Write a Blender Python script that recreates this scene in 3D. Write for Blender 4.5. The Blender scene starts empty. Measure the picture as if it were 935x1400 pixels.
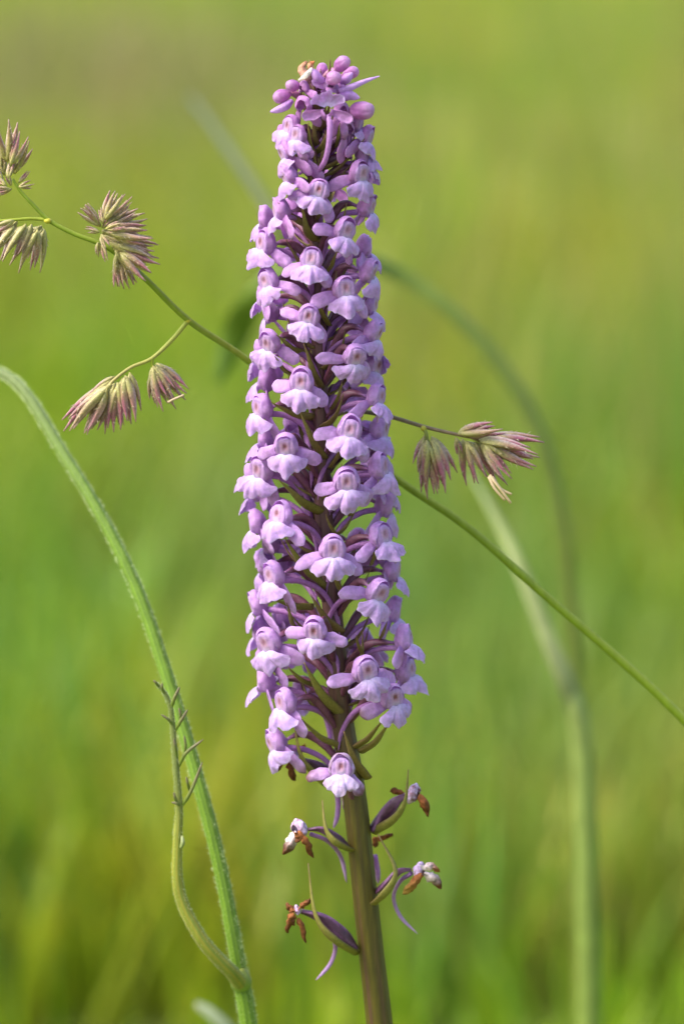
import bpy, math, random
import numpy as np
from mathutils import Vector, Matrix, noise

# ------------------------------------------------------------------ camera, sky, sun, exposure
scn = bpy.context.scene
C = scn.collection
K = 0.000157                       # metres per photograph pixel at the orchid
PITCH = math.radians(8.0)
DIST = 1.0
AIM = Vector((0, 0, 0.30))
FWD = Vector((0, math.cos(PITCH), -math.sin(PITCH)))
UPV = Vector((0, math.sin(PITCH), math.cos(PITCH)))
CAM = AIM - FWD * DIST
cd = bpy.data.cameras.new('camera')
cam = bpy.data.objects.new('camera', cd)
C.objects.link(cam)
cam.location = CAM
cam.rotation_euler = (math.pi / 2 - PITCH, 0, 0)
cd.sensor_fit = 'VERTICAL'
cd.sensor_height = 36.0
cd.sensor_width = 24.0
cd.lens = 36.0 * DIST / (1400 * K)
cd.clip_start = 0.02
cd.clip_end = 1500
cd.dof.use_dof = True
cd.dof.focus_distance = DIST - 0.009
cd.dof.aperture_fstop = 9.5
scn.camera = cam

SUN_DIR = Vector((-0.62, -0.22, 0.80)).normalized()       # towards the sun
w = bpy.data.worlds.new('World')
scn.world = w
w.use_nodes = True
wn = w.node_tree.nodes
sky = wn.new('ShaderNodeTexSky')
sky.sky_type = 'NISHITA'
sky.sun_disc = False
sky.sun_elevation = math.asin(SUN_DIR.z)
sky.sun_rotation = math.atan2(SUN_DIR.x, SUN_DIR.y)
sky.dust_density = 4.0
sky.air_density = 1.0
sky.ozone_density = 1.0
wn['Background'].inputs['Strength'].default_value = 0.15
w.node_tree.links.new(sky.outputs['Color'], wn['Background'].inputs['Color'])

sd = bpy.data.lights.new('sun', 'SUN')
sd.energy = 1.5
sd.angle = math.radians(20.0)
sd.color = (1.0, 0.97, 0.92)
sun = bpy.data.objects.new('sun', sd)
C.objects.link(sun)
sun.location = (-3, -1, 4)
sun.rotation_euler = SUN_DIR.to_track_quat('Z', 'Y').to_euler()

scn.view_settings.view_transform = 'Standard'
scn.view_settings.look = 'None'
scn.view_settings.gamma = 1.0
scn.view_settings.exposure = 1.34
scn.render.engine = 'CYCLES'
scn.cycles.max_bounces = 8
scn.cycles.transparent_max_bounces = 4
scn.cycles.use_denoising = True
scn.cycles.caustics_reflective = False
scn.cycles.caustics_refractive = False

rnd = random.Random(7)
nrng = np.random.default_rng(11)


# ------------------------------------------------------------------ helpers
def P(px, py, Y=0.0):
    """a point of the photograph, at the world depth Y behind the orchid's axis"""
    d = FWD + Vector((1, 0, 0)) * ((px - 467.5) * K / DIST) + UPV * ((700 - py) * K / DIST)
    t = (Y - CAM.y) / d.y
    return CAM + d * t


def lin(r, g, b):
    def f(c):
        c /= 255.0
        return c / 12.92 if c <= 0.04045 else ((c + 0.055) / 1.055) ** 2.4
    return (f(r), f(g), f(b))


def mix(a, b, t):
    return tuple(a[i] * (1 - t) + b[i] * t for i in range(3))


def smooth(a, b, x):
    t = min(1, max(0, (x - a) / (b - a)))
    return t * t * (3 - 2 * t)


def lerp_table(tab, x):
    if x <= tab[0][0]:
        return tab[0][1]
    for (a, va), (b, vb) in zip(tab, tab[1:]):
        if x <= b:
            return va + (vb - va) * (x - a) / (b - a)
    return tab[-1][1]


def spline(pts, n):
    """Catmull-Rom through pts, n samples per span"""
    out = []
    p = [pts[0] * 2 - pts[1]] + list(pts) + [pts[-1] * 2 - pts[-2]]
    for i in range(1, len(p) - 2):
        for k in range(n):
            t = k / n
            a, b, c, d = p[i - 1], p[i], p[i + 1], p[i + 2]
            out.append(0.5 * ((2 * b) + (c - a) * t + (2 * a - 5 * b + 4 * c - d) * t * t + (3 * b - a - 3 * c + d) * t ** 3))
    out.append(pts[-1].copy())
    return out


def bez(a, b, c, d, n):
    return [a * (1 - t) ** 3 + b * 3 * t * (1 - t) ** 2 + c * 3 * t * t * (1 - t) + d * t ** 3 for t in [i / n for i in range(n + 1)]]


WLOC = {}


def empty(name, wloc, parent=None):
    o = bpy.data.objects.new(name, None)
    C.objects.link(o)
    o.empty_display_size = 0.005
    pl = WLOC[parent.name] if parent else Vector((0, 0, 0))
    o.location = wloc - pl
    o.parent = parent
    WLOC[o.name] = wloc.copy()
    return o


def build(name, verts, faces, mat, parent=None, cols=None, thick=0.0, sub=0, wloc=None):
    base = wloc if wloc is not None else (WLOC[parent.name] if parent else Vector((0, 0, 0)))
    me = bpy.data.meshes.new(name)
    me.from_pydata([tuple(v - base) for v in verts], [], faces)
    me.polygons.foreach_set('use_smooth', [True] * len(me.polygons))
    if cols is not None:
        a = me.color_attributes.new('tint', 'FLOAT_COLOR', 'POINT')
        a.data.foreach_set('color', np.array([(*c, 1.0) for c in cols], dtype=np.float32).ravel())
    me.materials.append(mat)
    o = bpy.data.objects.new(name, me)
    C.objects.link(o)
    o.parent = parent
    pl = WLOC[parent.name] if parent else Vector((0, 0, 0))
    o.location = base - pl
    WLOC[o.name] = base.copy()
    if thick:
        m = o.modifiers.new('thickness', 'SOLIDIFY')
        m.thickness = thick
        m.offset = 0
    if sub:
        m = o.modifiers.new('smooth', 'SUBSURF')
        m.levels = sub
        m.render_levels = sub
    return o


def tag(o, label, cat=None, group=None, kind=None):
    if label:
        o['label'] = label
    if cat:
        o['category'] = cat
    if group:
        o['group'] = group
    if kind:
        o['kind'] = kind
    return o


def tube(path, radii, nseg=10, ridges=0, ridge=0.0, twist=0.0, flat=1.0, cap=True, colf=None, up=None, wob=0.0):
    """a closed tube along path; returns verts, faces, cols"""
    V, F, Cc = [], [], []
    n = len(path)
    nrm = None
    for i, p in enumerate(path):
        t = (path[min(i + 1, n - 1)] - path[max(i - 1, 0)]).normalized()
        if nrm is None:
            ref = up or Vector((0.3, -1, 0.2))
            nrm = (ref - t * ref.dot(t)).normalized()
        else:
            nrm = (nrm - t * nrm.dot(t)).normalized()
        b = t.cross(nrm)
        u = i / (n - 1)
        for k in range(nseg):
            a = 2 * math.pi * k / nseg
            r = radii[i]
            if ridges:
                r *= 1 + ridge * math.cos(ridges * (a + twist * u))
            if wob:
                r *= 1 + wob * noise.noise(p * 900 + Vector((math.cos(a), math.sin(a), 0)) * 1.3)
            V.append(p + nrm * (r * math.cos(a)) + b * (r * flat * math.sin(a)))
            if colf:
                Cc.append(colf(u, a))
    for i in range(n - 1):
        for k in range(nseg):
            k2 = (k + 1) % nseg
            F.append((i * nseg + k, i * nseg + k2, (i + 1) * nseg + k2, (i + 1) * nseg + k))
    if cap:
        F.append(tuple(range(nseg))[::-1])
        F.append(tuple((n - 1) * nseg + k for k in range(nseg)))
    return V, F, (Cc if colf else None)


def grid_faces(nu, nv, off=0):
    return [(off + i * nv + j, off + (i + 1) * nv + j, off + (i + 1) * nv + j + 1, off + i * nv + j + 1)
            for i in range(nu - 1) for j in range(nv - 1)]


# ------------------------------------------------------------------ materials
def tissue(name, rough=0.5, transl=0.3, noise_scale=2500.0, noise_amt=0.12, bump=0.15, bump_scale=4000.0, spec=0.4, sheen=0.0,
           stretch=(1, 1, 1), transl_tint=(1, 1, 1), coat=0.0):
    m = bpy.data.materials.new(name)
    m.use_nodes = True
    nt = m.node_tree
    N, L = nt.nodes, nt.links
    N.clear()
    out = N.new('ShaderNodeOutputMaterial')
    pr = N.new('ShaderNodeBsdfPrincipled')
    at = N.new('ShaderNodeAttribute')
    at.attribute_name = 'tint'
    tc = N.new('ShaderNodeTexCoord')
    mp = N.new('ShaderNodeMapping')
    mp.inputs['Scale'].default_value = stretch
    L.new(tc.outputs['Object'], mp.inputs['Vector'])
    nz = N.new('ShaderNodeTexNoise')
    nz.inputs['Scale'].default_value = noise_scale
    nz.inputs['Detail'].default_value = 4
    L.new(mp.outputs['Vector'], nz.inputs['Vector'])
    mr = N.new('ShaderNodeMapRange')
    mr.inputs['From Min'].default_value = 0.3
    mr.inputs['From Max'].default_value = 0.7
    mr.inputs['To Min'].default_value = 1 - noise_amt
    mr.inputs['To Max'].default_value = 1 + noise_amt
    L.new(nz.outputs['Fac'], mr.inputs['Value'])
    mul = N.new('ShaderNodeMixRGB')
    mul.blend_type = 'MULTIPLY'
    mul.inputs['Fac'].default_value = 1
    L.new(at.outputs['Color'], mul.inputs['Color1'])
    L.new(mr.outputs['Result'], mul.inputs['Color2'])
    L.new(mul.outputs['Color'], pr.inputs['Base Color'])
    pr.inputs['Roughness'].default_value = rough
    pr.inputs['Specular IOR Level'].default_value = spec
    if sheen:
        pr.inputs['Sheen Weight'].default_value = sheen
        pr.inputs['Sheen Roughness'].default_value = 0.4
    if coat:
        pr.inputs['Coat Weight'].default_value = coat
        pr.inputs['Coat Roughness'].default_value = 0.25
    if bump:
        n2 = N.new('ShaderNodeTexNoise')
        n2.inputs['Scale'].default_value = bump_scale
        n2.inputs['Detail'].default_value = 3
        L.new(mp.outputs['Vector'], n2.inputs['Vector'])
        bp = N.new('ShaderNodeBump')
        bp.inputs['Strength'].default_value = bump
        bp.inputs['Distance'].default_value = 0.0003
        L.new(n2.outputs['Fac'], bp.inputs['Height'])
        L.new(bp.outputs['Normal'], pr.inputs['Normal'])
    if transl:
        tr = N.new('ShaderNodeBsdfTranslucent')
        tm = N.new('ShaderNodeMixRGB')
        tm.blend_type = 'MULTIPLY'
        tm.inputs['Fac'].default_value = 1
        tm.inputs['Color2'].default_value = (*transl_tint, 1)
        L.new(mul.outputs['Color'], tm.inputs['Color1'])
        L.new(tm.outputs['Color'], tr.inputs['Color'])
        mx = N.new('ShaderNodeMixShader')
        mx.inputs['Fac'].default_value = transl
        L.new(pr.outputs['BSDF'], mx.inputs[1])
        L.new(tr.outputs['BSDF'], mx.inputs[2])
        L.new(mx.outputs['Shader'], out.inputs['Surface'])
    else:
        L.new(pr.outputs['BSDF'], out.inputs['Surface'])
    return m


M_PETAL = tissue('petal_tissue', rough=0.42, transl=0.46, noise_scale=1300, noise_amt=0.15, bump=0.5, bump_scale=4200, spec=0.5, sheen=0.15)
M_OVARY = tissue('ovary_tissue', rough=0.4, transl=0.0, noise_scale=1200, noise_amt=0.25, bump=0.3, bump_scale=3000, spec=0.4)
M_BRACT = tissue('bract_tissue', rough=0.45, transl=0.25, noise_scale=1500, noise_amt=0.18, bump=0.25, bump_scale=2500, spec=0.4)
M_STEM = tissue('stem_tissue', rough=0.45, transl=0.0, noise_scale=1600, noise_amt=0.22, bump=0.25, bump_scale=2500, spec=0.4, stretch=(1, 1, 0.12))
M_WITHER = tissue('withered_tissue', rough=0.7, transl=0.15, noise_scale=1500, noise_amt=0.4, bump=0.7, bump_scale=2000, spec=0.2)
M_STALK = tissue('stalk_tissue', rough=0.5, transl=0.0, noise_scale=900, noise_amt=0.12, bump=0.2, bump_scale=2500, spec=0.3, stretch=(1, 1, 0.1), sheen=0.06)
M_SPIKE = tissue('spikelet_husk', rough=0.38, transl=0.35, noise_scale=2200, noise_amt=0.25, bump=0.3, bump_scale=3500, spec=0.5)
M_BLADE = tissue('grass_blade_tissue', rough=0.45, transl=0.42, noise_scale=120, noise_amt=0.1, bump=0.0, spec=0.35, transl_tint=(1.0, 1.0, 0.7))
M_LEAF = tissue('background_leaf_tissue', rough=0.4, transl=0.35, noise_scale=200, noise_amt=0.1, bump=0.0, spec=0.4)

# ------------------------------------------------------------------ ground
def ground_material():
    m = bpy.data.materials.new('meadow_soil')
    m.use_nodes = True
    N, L = m.node_tree.nodes, m.node_tree.links
    pr = N['Principled BSDF']
    tc = N.new('ShaderNodeTexCoord')
    n1 = N.new('ShaderNodeTexNoise')
    n1.inputs['Scale'].default_value = 3.0
    n1.inputs['Detail'].default_value = 8
    n1.inputs['Roughness'].default_value = 0.7
    L.new(tc.outputs['Object'], n1.inputs['Vector'])
    cr = N.new('ShaderNodeValToRGB')
    e = cr.color_ramp.elements
    e[0].position, e[0].color = 0.35, (0.10, 0.125, 0.018, 1)
    e[1].position, e[1].color = 0.68, (0.21, 0.23, 0.045, 1)
    x = cr.color_ramp.elements.new(0.52)
    x.color = (0.15, 0.185, 0.025, 1)
    L.new(n1.outputs['Fac'], cr.inputs['Fac'])
    L.new(cr.outputs['Color'], pr.inputs['Base Color'])
    pr.inputs['Roughness'].default_value = 0.9
    return m


def ground_z(x, y):
    return 0.0 if y < 6 else 0.0009 * (y - 6) ** 2 if y < 80 else 4.93 + 0.1332 * (y - 80) * 0.6


gv, gf = [], []
ys = [-40, -10, -4, -2, -1, 0, 1, 2, 3, 4, 5, 6, 8, 10, 13, 17, 22, 30, 40, 55, 80, 120, 200, 400]
xs = [-300, -100, -40, -15, -6, -3, -1.5, 0, 1.5, 3, 6, 15, 40, 100, 300]
for y in ys:
    for x in xs:
        gv.append(Vector((x, y, ground_z(x, y) + (0.0 if abs(x) < 4 and abs(y) < 8 else 0.04 * math.sin(x * 1.3) * math.cos(y * 0.9)))))
gf = [(i * len(xs) + j, i * len(xs) + j + 1, (i + 1) * len(xs) + j + 1, (i + 1) * len(xs) + j) for i in range(len(ys) - 1) for j in range(len(xs) - 1)]
tag(build('ground', gv, gf, ground_material()), 'meadow ground under the blurred grass', kind='structure')

# ------------------------------------------------------------------ meadow grass (uncountable)
def blades(base, height, width, lean_az, lean, col, tipcol, bend):
    """numpy arrays of n blades -> verts (n,9,3), colours"""
    n = len(height)
    us = np.array([0.0, 0.28, 0.55, 0.8, 1.0])
    ws = np.array([0.75, 1.0, 0.85, 0.5, 0.0])
    face = nrng.uniform(0, math.pi, n)
    V = np.zeros((n, 9, 3), np.float32)
    Cl = np.ones((n, 9, 4), np.float32)
    k = 0
    for i, (u, wd) in enumerate(zip(us, ws)):
        off = height * (lean * u + bend * u * u)
        cx = base[:, 0] + off * np.cos(lean_az)
        cy = base[:, 1] + off * np.sin(lean_az)
        cz = base[:, 2] + height * (u - 0.35 * (lean + bend) * u * u)
        sides = (-1, 1) if i < 4 else (0,)
        for s in sides:
            V[:, k, 0] = cx + s * wd * width * 0.5 * np.cos(face)
            V[:, k, 1] = cy + s * wd * width * 0.5 * np.sin(face)
            V[:, k, 2] = cz
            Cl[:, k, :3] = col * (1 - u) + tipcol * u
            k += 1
    return V, Cl


def project(p):
    d = p - CAM
    z = d.dot(FWD)
    return 467.5 + d.x / z * DIST / K, 700 - d.dot(UPV) / z * DIST / K


PAL = [lin(*c) for c in ((118, 158, 18), (134, 165, 24), (152, 171, 36), (110, 155, 14), (158, 165, 52), (168, 162, 68), (138, 158, 58))]
Bs, Hs, Ws, Az, Le, Co, Ti, Be = [], [], [], [], [], [], [], []


def add_blades(b, h, wd, az, le, co, ti, be):
    Bs.append(b); Hs.append(h); Ws.append(wd); Az.append(az); Le.append(le); Co.append(co); Ti.append(ti); Be.append(be)


def clump(cx, cy, n, r, h, wd, col, tip, jit=0.18, lean=0.18):
    b = np.zeros((n, 3))
    b[:, 0] = cx + nrng.normal(0, r, n)
    b[:, 1] = cy + nrng.normal(0, r, n)
    b[:, 2] = np.vectorize(ground_z)(b[:, 0], b[:, 1]) - 0.004
    j = nrng.uniform(1 - jit, 1 + jit, (n, 1))
    add_blades(b, h * nrng.uniform(0.6, 1.15, n), wd * nrng.uniform(0.6, 1.3, n), nrng.uniform(0, 2 * math.pi, n),
               lean * nrng.uniform(0, 1, n), np.array(col)[None] * j, np.array(tip)[None] * j, nrng.uniform(0, 0.35, n))


# close turf round the orchid's foot, below the frame
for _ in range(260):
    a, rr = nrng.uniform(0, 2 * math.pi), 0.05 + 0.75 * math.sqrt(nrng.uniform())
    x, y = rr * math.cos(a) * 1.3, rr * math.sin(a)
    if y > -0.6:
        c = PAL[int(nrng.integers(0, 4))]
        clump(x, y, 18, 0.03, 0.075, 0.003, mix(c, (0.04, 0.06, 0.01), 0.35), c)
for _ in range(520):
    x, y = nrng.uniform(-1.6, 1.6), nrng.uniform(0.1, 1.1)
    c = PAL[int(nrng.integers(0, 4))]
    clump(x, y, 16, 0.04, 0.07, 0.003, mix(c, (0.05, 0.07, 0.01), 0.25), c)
# the meadow behind, in tufts
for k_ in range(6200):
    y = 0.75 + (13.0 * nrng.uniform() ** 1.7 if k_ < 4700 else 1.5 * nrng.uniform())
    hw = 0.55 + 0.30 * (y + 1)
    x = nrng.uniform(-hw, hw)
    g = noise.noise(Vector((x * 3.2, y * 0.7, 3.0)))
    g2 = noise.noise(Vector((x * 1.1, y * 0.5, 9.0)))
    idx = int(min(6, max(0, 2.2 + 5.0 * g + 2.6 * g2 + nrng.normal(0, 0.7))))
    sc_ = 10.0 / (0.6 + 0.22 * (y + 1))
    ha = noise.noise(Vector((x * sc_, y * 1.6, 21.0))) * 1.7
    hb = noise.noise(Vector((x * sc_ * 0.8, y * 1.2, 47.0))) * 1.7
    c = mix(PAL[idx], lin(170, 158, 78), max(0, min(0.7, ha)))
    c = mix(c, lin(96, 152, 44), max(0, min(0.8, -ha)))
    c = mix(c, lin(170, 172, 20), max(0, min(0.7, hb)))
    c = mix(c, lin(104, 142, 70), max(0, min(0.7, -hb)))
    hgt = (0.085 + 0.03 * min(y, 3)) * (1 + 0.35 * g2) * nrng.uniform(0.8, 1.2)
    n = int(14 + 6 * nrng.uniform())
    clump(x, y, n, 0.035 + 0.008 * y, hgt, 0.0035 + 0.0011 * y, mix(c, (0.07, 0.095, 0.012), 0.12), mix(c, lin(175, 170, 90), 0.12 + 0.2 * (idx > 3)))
# larger tufts and stands of dry or fresh stems that show as soft patches
PATCH = [
    (120, 60, 5.0, (150, 146, 96), 0.55), (40, 170, 4.5, (156, 148, 100), 0.55), (300, 60, 6.0, (140, 150, 70), 0.5),
    (640, 190, 4.0, (165, 165, 85), 0.5), (820, 220, 5.0, (110, 155, 25), 0.55), (905, 330, 3.6, (150, 130, 85), 0.45),
    (700, 380, 4.2, (125, 150, 75), 0.5), (770, 500, 3.2, (170, 150, 60), 0.4), (870, 480, 3.0, (155, 165, 60), 0.4),
    (880, 660, 2.6, (120, 170, 40), 0.34), (900, 820, 2.3, (125, 170, 40), 0.3), (760, 720, 2.8, (125, 165, 40), 0.32),
    (170, 640, 3.0, (115, 145, 40), 0.4), (430, 660, 2.8, (105, 150, 10), 0.34), (540, 720, 2.6, (155, 160, 20), 0.34),
    (120, 860, 2.0, (160, 160, 105), 0.30), (280, 850, 2.4, (160, 160, 60), 0.3), (60, 1000, 2.0, (115, 145, 20), 0.26),
    (170, 1330, 1.5, (165, 135, 50), 0.16), (250, 1180, 1.8, (140, 125, 55), 0.2), (620, 1050, 1.9, (160, 140, 85), 0.24),
    (570, 1230, 1.7, (150, 130, 75), 0.2), (690, 1310, 1.5, (150, 160, 20), 0.16), (430, 1220, 1.6, (95, 150, 10), 0.2),
    (850, 1100, 1.9, (125, 145, 50), 0.24), (850, 1280, 1.6, (140, 135, 15), 0.17), (30, 750, 2.4, (135, 155, 30), 0.3),
    (200, 450, 3.6, (115, 140, 35), 0.42), (330, 260, 4.4, (120, 145, 35), 0.5), (600, 560, 3.3, (150, 155, 25), 0.4),
    (700, 1000, 2.0, (130, 140, 25), 0.24), (330, 1050, 2.0, (145, 150, 25), 0.24), (110, 1150, 1.8, (105, 135, 20), 0.2),
]
for px, py, Y, c, h in PATCH:
    p = P(px, py, Y)
    gz = ground_z(p.x, Y)
    hh = max(0.09, min(0.75, (p.z - gz) * 1.25 + 0.03))
    c = lin(*c)
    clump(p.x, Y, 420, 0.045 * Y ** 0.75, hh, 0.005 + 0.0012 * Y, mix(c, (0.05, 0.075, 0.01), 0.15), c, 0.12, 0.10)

# tall flowering culms standing among the tufts, straw, purplish and grey-green
for _ in range(520):
    y = 1.3 + 7.0 * nrng.uniform() ** 1.3
    hw = 0.4 + 0.22 * (y + 1)
    x = nrng.uniform(-hw, hw)
    c = lin(*[(176, 166, 92), (160, 140, 94), (146, 152, 90), (160, 164, 66), (130, 152, 56)][nrng.integers(0, 5)])
    h = nrng.uniform(0.18, 0.36) + 0.02 * y
    clump(x, y, 5, 0.012, h, 0.0028, c, c, 0.1, 0.06)
B = np.concatenate(Bs)
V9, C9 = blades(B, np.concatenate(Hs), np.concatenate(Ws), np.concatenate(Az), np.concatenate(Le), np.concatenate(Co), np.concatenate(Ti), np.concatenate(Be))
nb = len(B)
me = bpy.data.meshes.new('meadow_grass')
idx0 = (np.arange(nb) * 9)[:, None]
quads = np.concatenate([idx0 + np.array([a, a + 1, a + 3, a + 2]) for a in (0, 2, 4)], axis=1).reshape(-1, 4)
tris = (idx0 + np.array([6, 7, 8])).reshape(-1, 3)
me.vertices.add(nb * 9)
me.vertices.foreach_set('co', V9.ravel())
loops = np.concatenate([quads.ravel(), tris.ravel()]).astype(np.int32)
me.loops.add(len(loops))
me.loops.foreach_set('vertex_index', loops)
nq, ntr = len(quads), len(tris)
me.polygons.add(nq + ntr)
starts = np.concatenate([np.arange(nq) * 4, nq * 4 + np.arange(ntr) * 3]).astype(np.int32)
me.polygons.foreach_set('loop_start', starts)
me.polygons.foreach_set('use_smooth', np.ones(nq + ntr, dtype=bool))
me.update(calc_edges=True)
ca = me.color_attributes.new('tint', 'FLOAT_COLOR', 'POINT')
ca.data.foreach_set('color', C9.ravel())
me.materials.append(M_BLADE)
grass = bpy.data.objects.new('meadow_grass', me)
C.objects.link(grass)
tag(grass, 'soft out-of-focus green and straw meadow grass filling the background', 'grass', kind='stuff')

# ------------------------------------------------------------------ the orchid
AXIS = [(100, 440), (112, 440), (150, 434), (300, 432), (450, 436), (565, 438), (696, 441), (800, 451), (900, 460), (980, 466), (1060, 481), (1120, 488), (1220, 498), (1310, 508), (1400, 519), (1600, 536), (2000, 556), (2650, 566)]
SRAD = [(104, 3), (120, 5), (150, 7), (300, 9), (565, 11), (800, 13), (980, 15), (1100, 16.5), (1400, 18), (2650, 19)]
RAD = [(80, 22), (130, 44), (170, 58), (250, 74), (350, 82), (450, 86), (600, 94), (750, 100), (870, 108), (960, 98), (1050, 84), (1120, 80)]


def ax(py):
    return lerp_table(AXIS, py)


orchid = empty('orchid', P(566, 2650, 0))
tag(orchid, 'tall orchid with a dense spike of small lilac flowers and a purple-green stem', 'orchid', kind='thing')


def stem_col(u_py, a):
    c = mix(lin(84, 54, 56), lin(74, 66, 18), smooth(780, 1150, u_py))
    streak = noise.noise(Vector((math.cos(a) * 4, math.sin(a) * 4, u_py * 0.004)))
    c = mix(c, lin(84, 52, 50), max(0, streak) * 0.9)
    left = max(0, math.cos(a - 1.2))
    return mix(c, lin(104, 98, 30), 0.35 * max(0, -streak))


rows = [110 + i * 12 for i in range(int((1480 - 110) / 12))] + [1500, 1600, 1800, 2000, 2300, 2650]
path = [P(ax(p), p, 0) for p in rows]
# smooth the axis a little
for _ in range(14):
    path = [path[0]] + [(path[i - 1] + path[i] * 2 + path[i + 1]) / 4 for i in range(1, len(path) - 1)] + [path[-1]]
v, f, _c = tube(path, [lerp_table(SRAD, p) * K for p in rows], 28, ridges=7, ridge=0.045, twist=0.6)
cols = []
for i, p in enumerate(rows):
    for k in range(28):
        cols.append(stem_col(p, 2 * math.pi * k / 28))
build('stem', v, f, M_STEM, orchid, cols)

LILAC = lin(213, 169, 226)
LILAC_D = lin(197, 142, 212)
PALE = lin(214, 188, 236)
WHITE = lin(223, 206, 239)
PINK = lin(196, 118, 186)
BROWN = lin(120, 66, 32)
OVARY = lin(100, 56, 74)
SPUR = lin(184, 128, 192)
BRACT_G = lin(138, 134, 62)
BRACT_P = lin(142, 108, 84)


def frame(px, py, az, Y=None, pitch=0.0, roll=0.0):
    """matrix of a flower: local x to its left, y outwards, z up, in photograph pixels"""
    a = math.radians(az)
    out = Vector((math.sin(a), -math.cos(a), 0))
    up = Vector((0, 0, 1))
    x = out.cross(up)
    m = Matrix((x, out, up)).transposed()
    m = m @ Matrix.Rotation(math.radians(pitch), 3, 'X') @ Matrix.Rotation(math.radians(roll), 3, 'Y')
    dx = px - ax(py)
    if Y is None:
        R = lerp_table(RAD, py)
        d = math.sqrt(max(R * R - dx * dx, (0.12 * R) ** 2))
        Y = -d * K if abs(az) < 95 else d * K
    return m, P(px, py, Y), out


def nz(p, s, k=0.0):
    return noise.noise(Vector((p[0] * s + k, p[1] * s - k, p[2] * s + 2 * k)))


def hood_mesh(seed, s=1.0, pink=0.0, wither=0.0, closed=0.0):
    nu, nv = 11, 21
    V, Cc = [], []
    span = math.radians(140)
    hp, hw, hh = rnd.uniform(-3, 1.5), rnd.uniform(0.93, 1.06), rnd.uniform(0.94, 1.1)
    for i in range(nu):
        t = i / (nu - 1)
        r = 4.5 + 15.0 * math.sin(math.pi * 0.5 * min(1, t / 0.62)) ** 0.85
        if t > 0.62:
            r -= (4.6 + 8 * closed) * ((t - 0.62) / 0.38) ** 1.5
        for j in range(nv):
            ph = -span + 2 * span * j / (nv - 1)
            q = abs(ph) / span
            yy = -24 + t * (26 + hp * math.cos(ph) * (1 if abs(ph) < math.pi / 2 else 0.0) - 5 * smooth(0.55, 1.0, q))
            rr = r
            # dorsal sepal lies over the two side petals, with a seam
            rr += 1.3 * smooth(0.40, 0.30, q) * smooth(0.1, 0.5, t) if q < 0.45 else 0.0
            rr -= 0.7 * math.exp(-((q - 0.40) / 0.04) ** 2) * t
            if t > 0.8:      # everted front rim
                rr += (t - 0.8) / 0.2 * (4.4 * math.exp(-(q / 0.30) ** 2) + 1.2 * math.exp(-((q - 0.7) / 0.15) ** 2)) * (1 - closed)
                yy -= 3.0 * (t - 0.8) / 0.2 * (0.4 + nz((ph * 4, seed, 0), 1.3))
                rr += 1.6 * (t - 0.8) / 0.2 * nz((ph * 5, seed + 7, 0), 1.1) * smooth(0.55, 0.3, q) 
            x = rr * hw * math.sin(ph) * (1 - 0.10 * smooth(0.7, 1, q))
            z = rr * hh * math.cos(ph) * (1.12 if abs(ph) < math.pi / 2 else 1.0) - 1 + 3 * math.sin(math.pi * min(1, t)) * 0.4
            v = Vector((x, yy, z))
            v += Vector((nz(v, 0.11, seed), nz(v, 0.11, seed + 5), nz(v, 0.11, seed + 9))) * (1.9 + 4 * wither)
            V.append(v * s)
            c = mix(LILAC, LILAC_D, 0.45 * (1 - t))
            c = mix(c, PALE, 0.30 * smooth(0.45, 0.05, q) * t + 0.5 * smooth(0.85, 1.0, t))  # paler crest; the pale front rim also paints in an edge highlight
            c = mix(c, LILAC_D, 0.4 * math.exp(-((q - 0.40) / 0.05) ** 2))
            c = mix(c, LILAC_D, 0.22 * (j % 3 == 0) * smooth(0.1, 0.4, t))
            c = mix(c, PINK, pink)
            if wither:
                k = nz(v, 0.16, seed + 20) * 0.9 + 0.75 * t - 0.35
                c = mix(mix(c, WHITE, 0.6), BROWN, min(1, max(0, wither * k * 2.2)))
            Cc.append(c)
    return V, grid_faces(nu, nv), Cc


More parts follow.
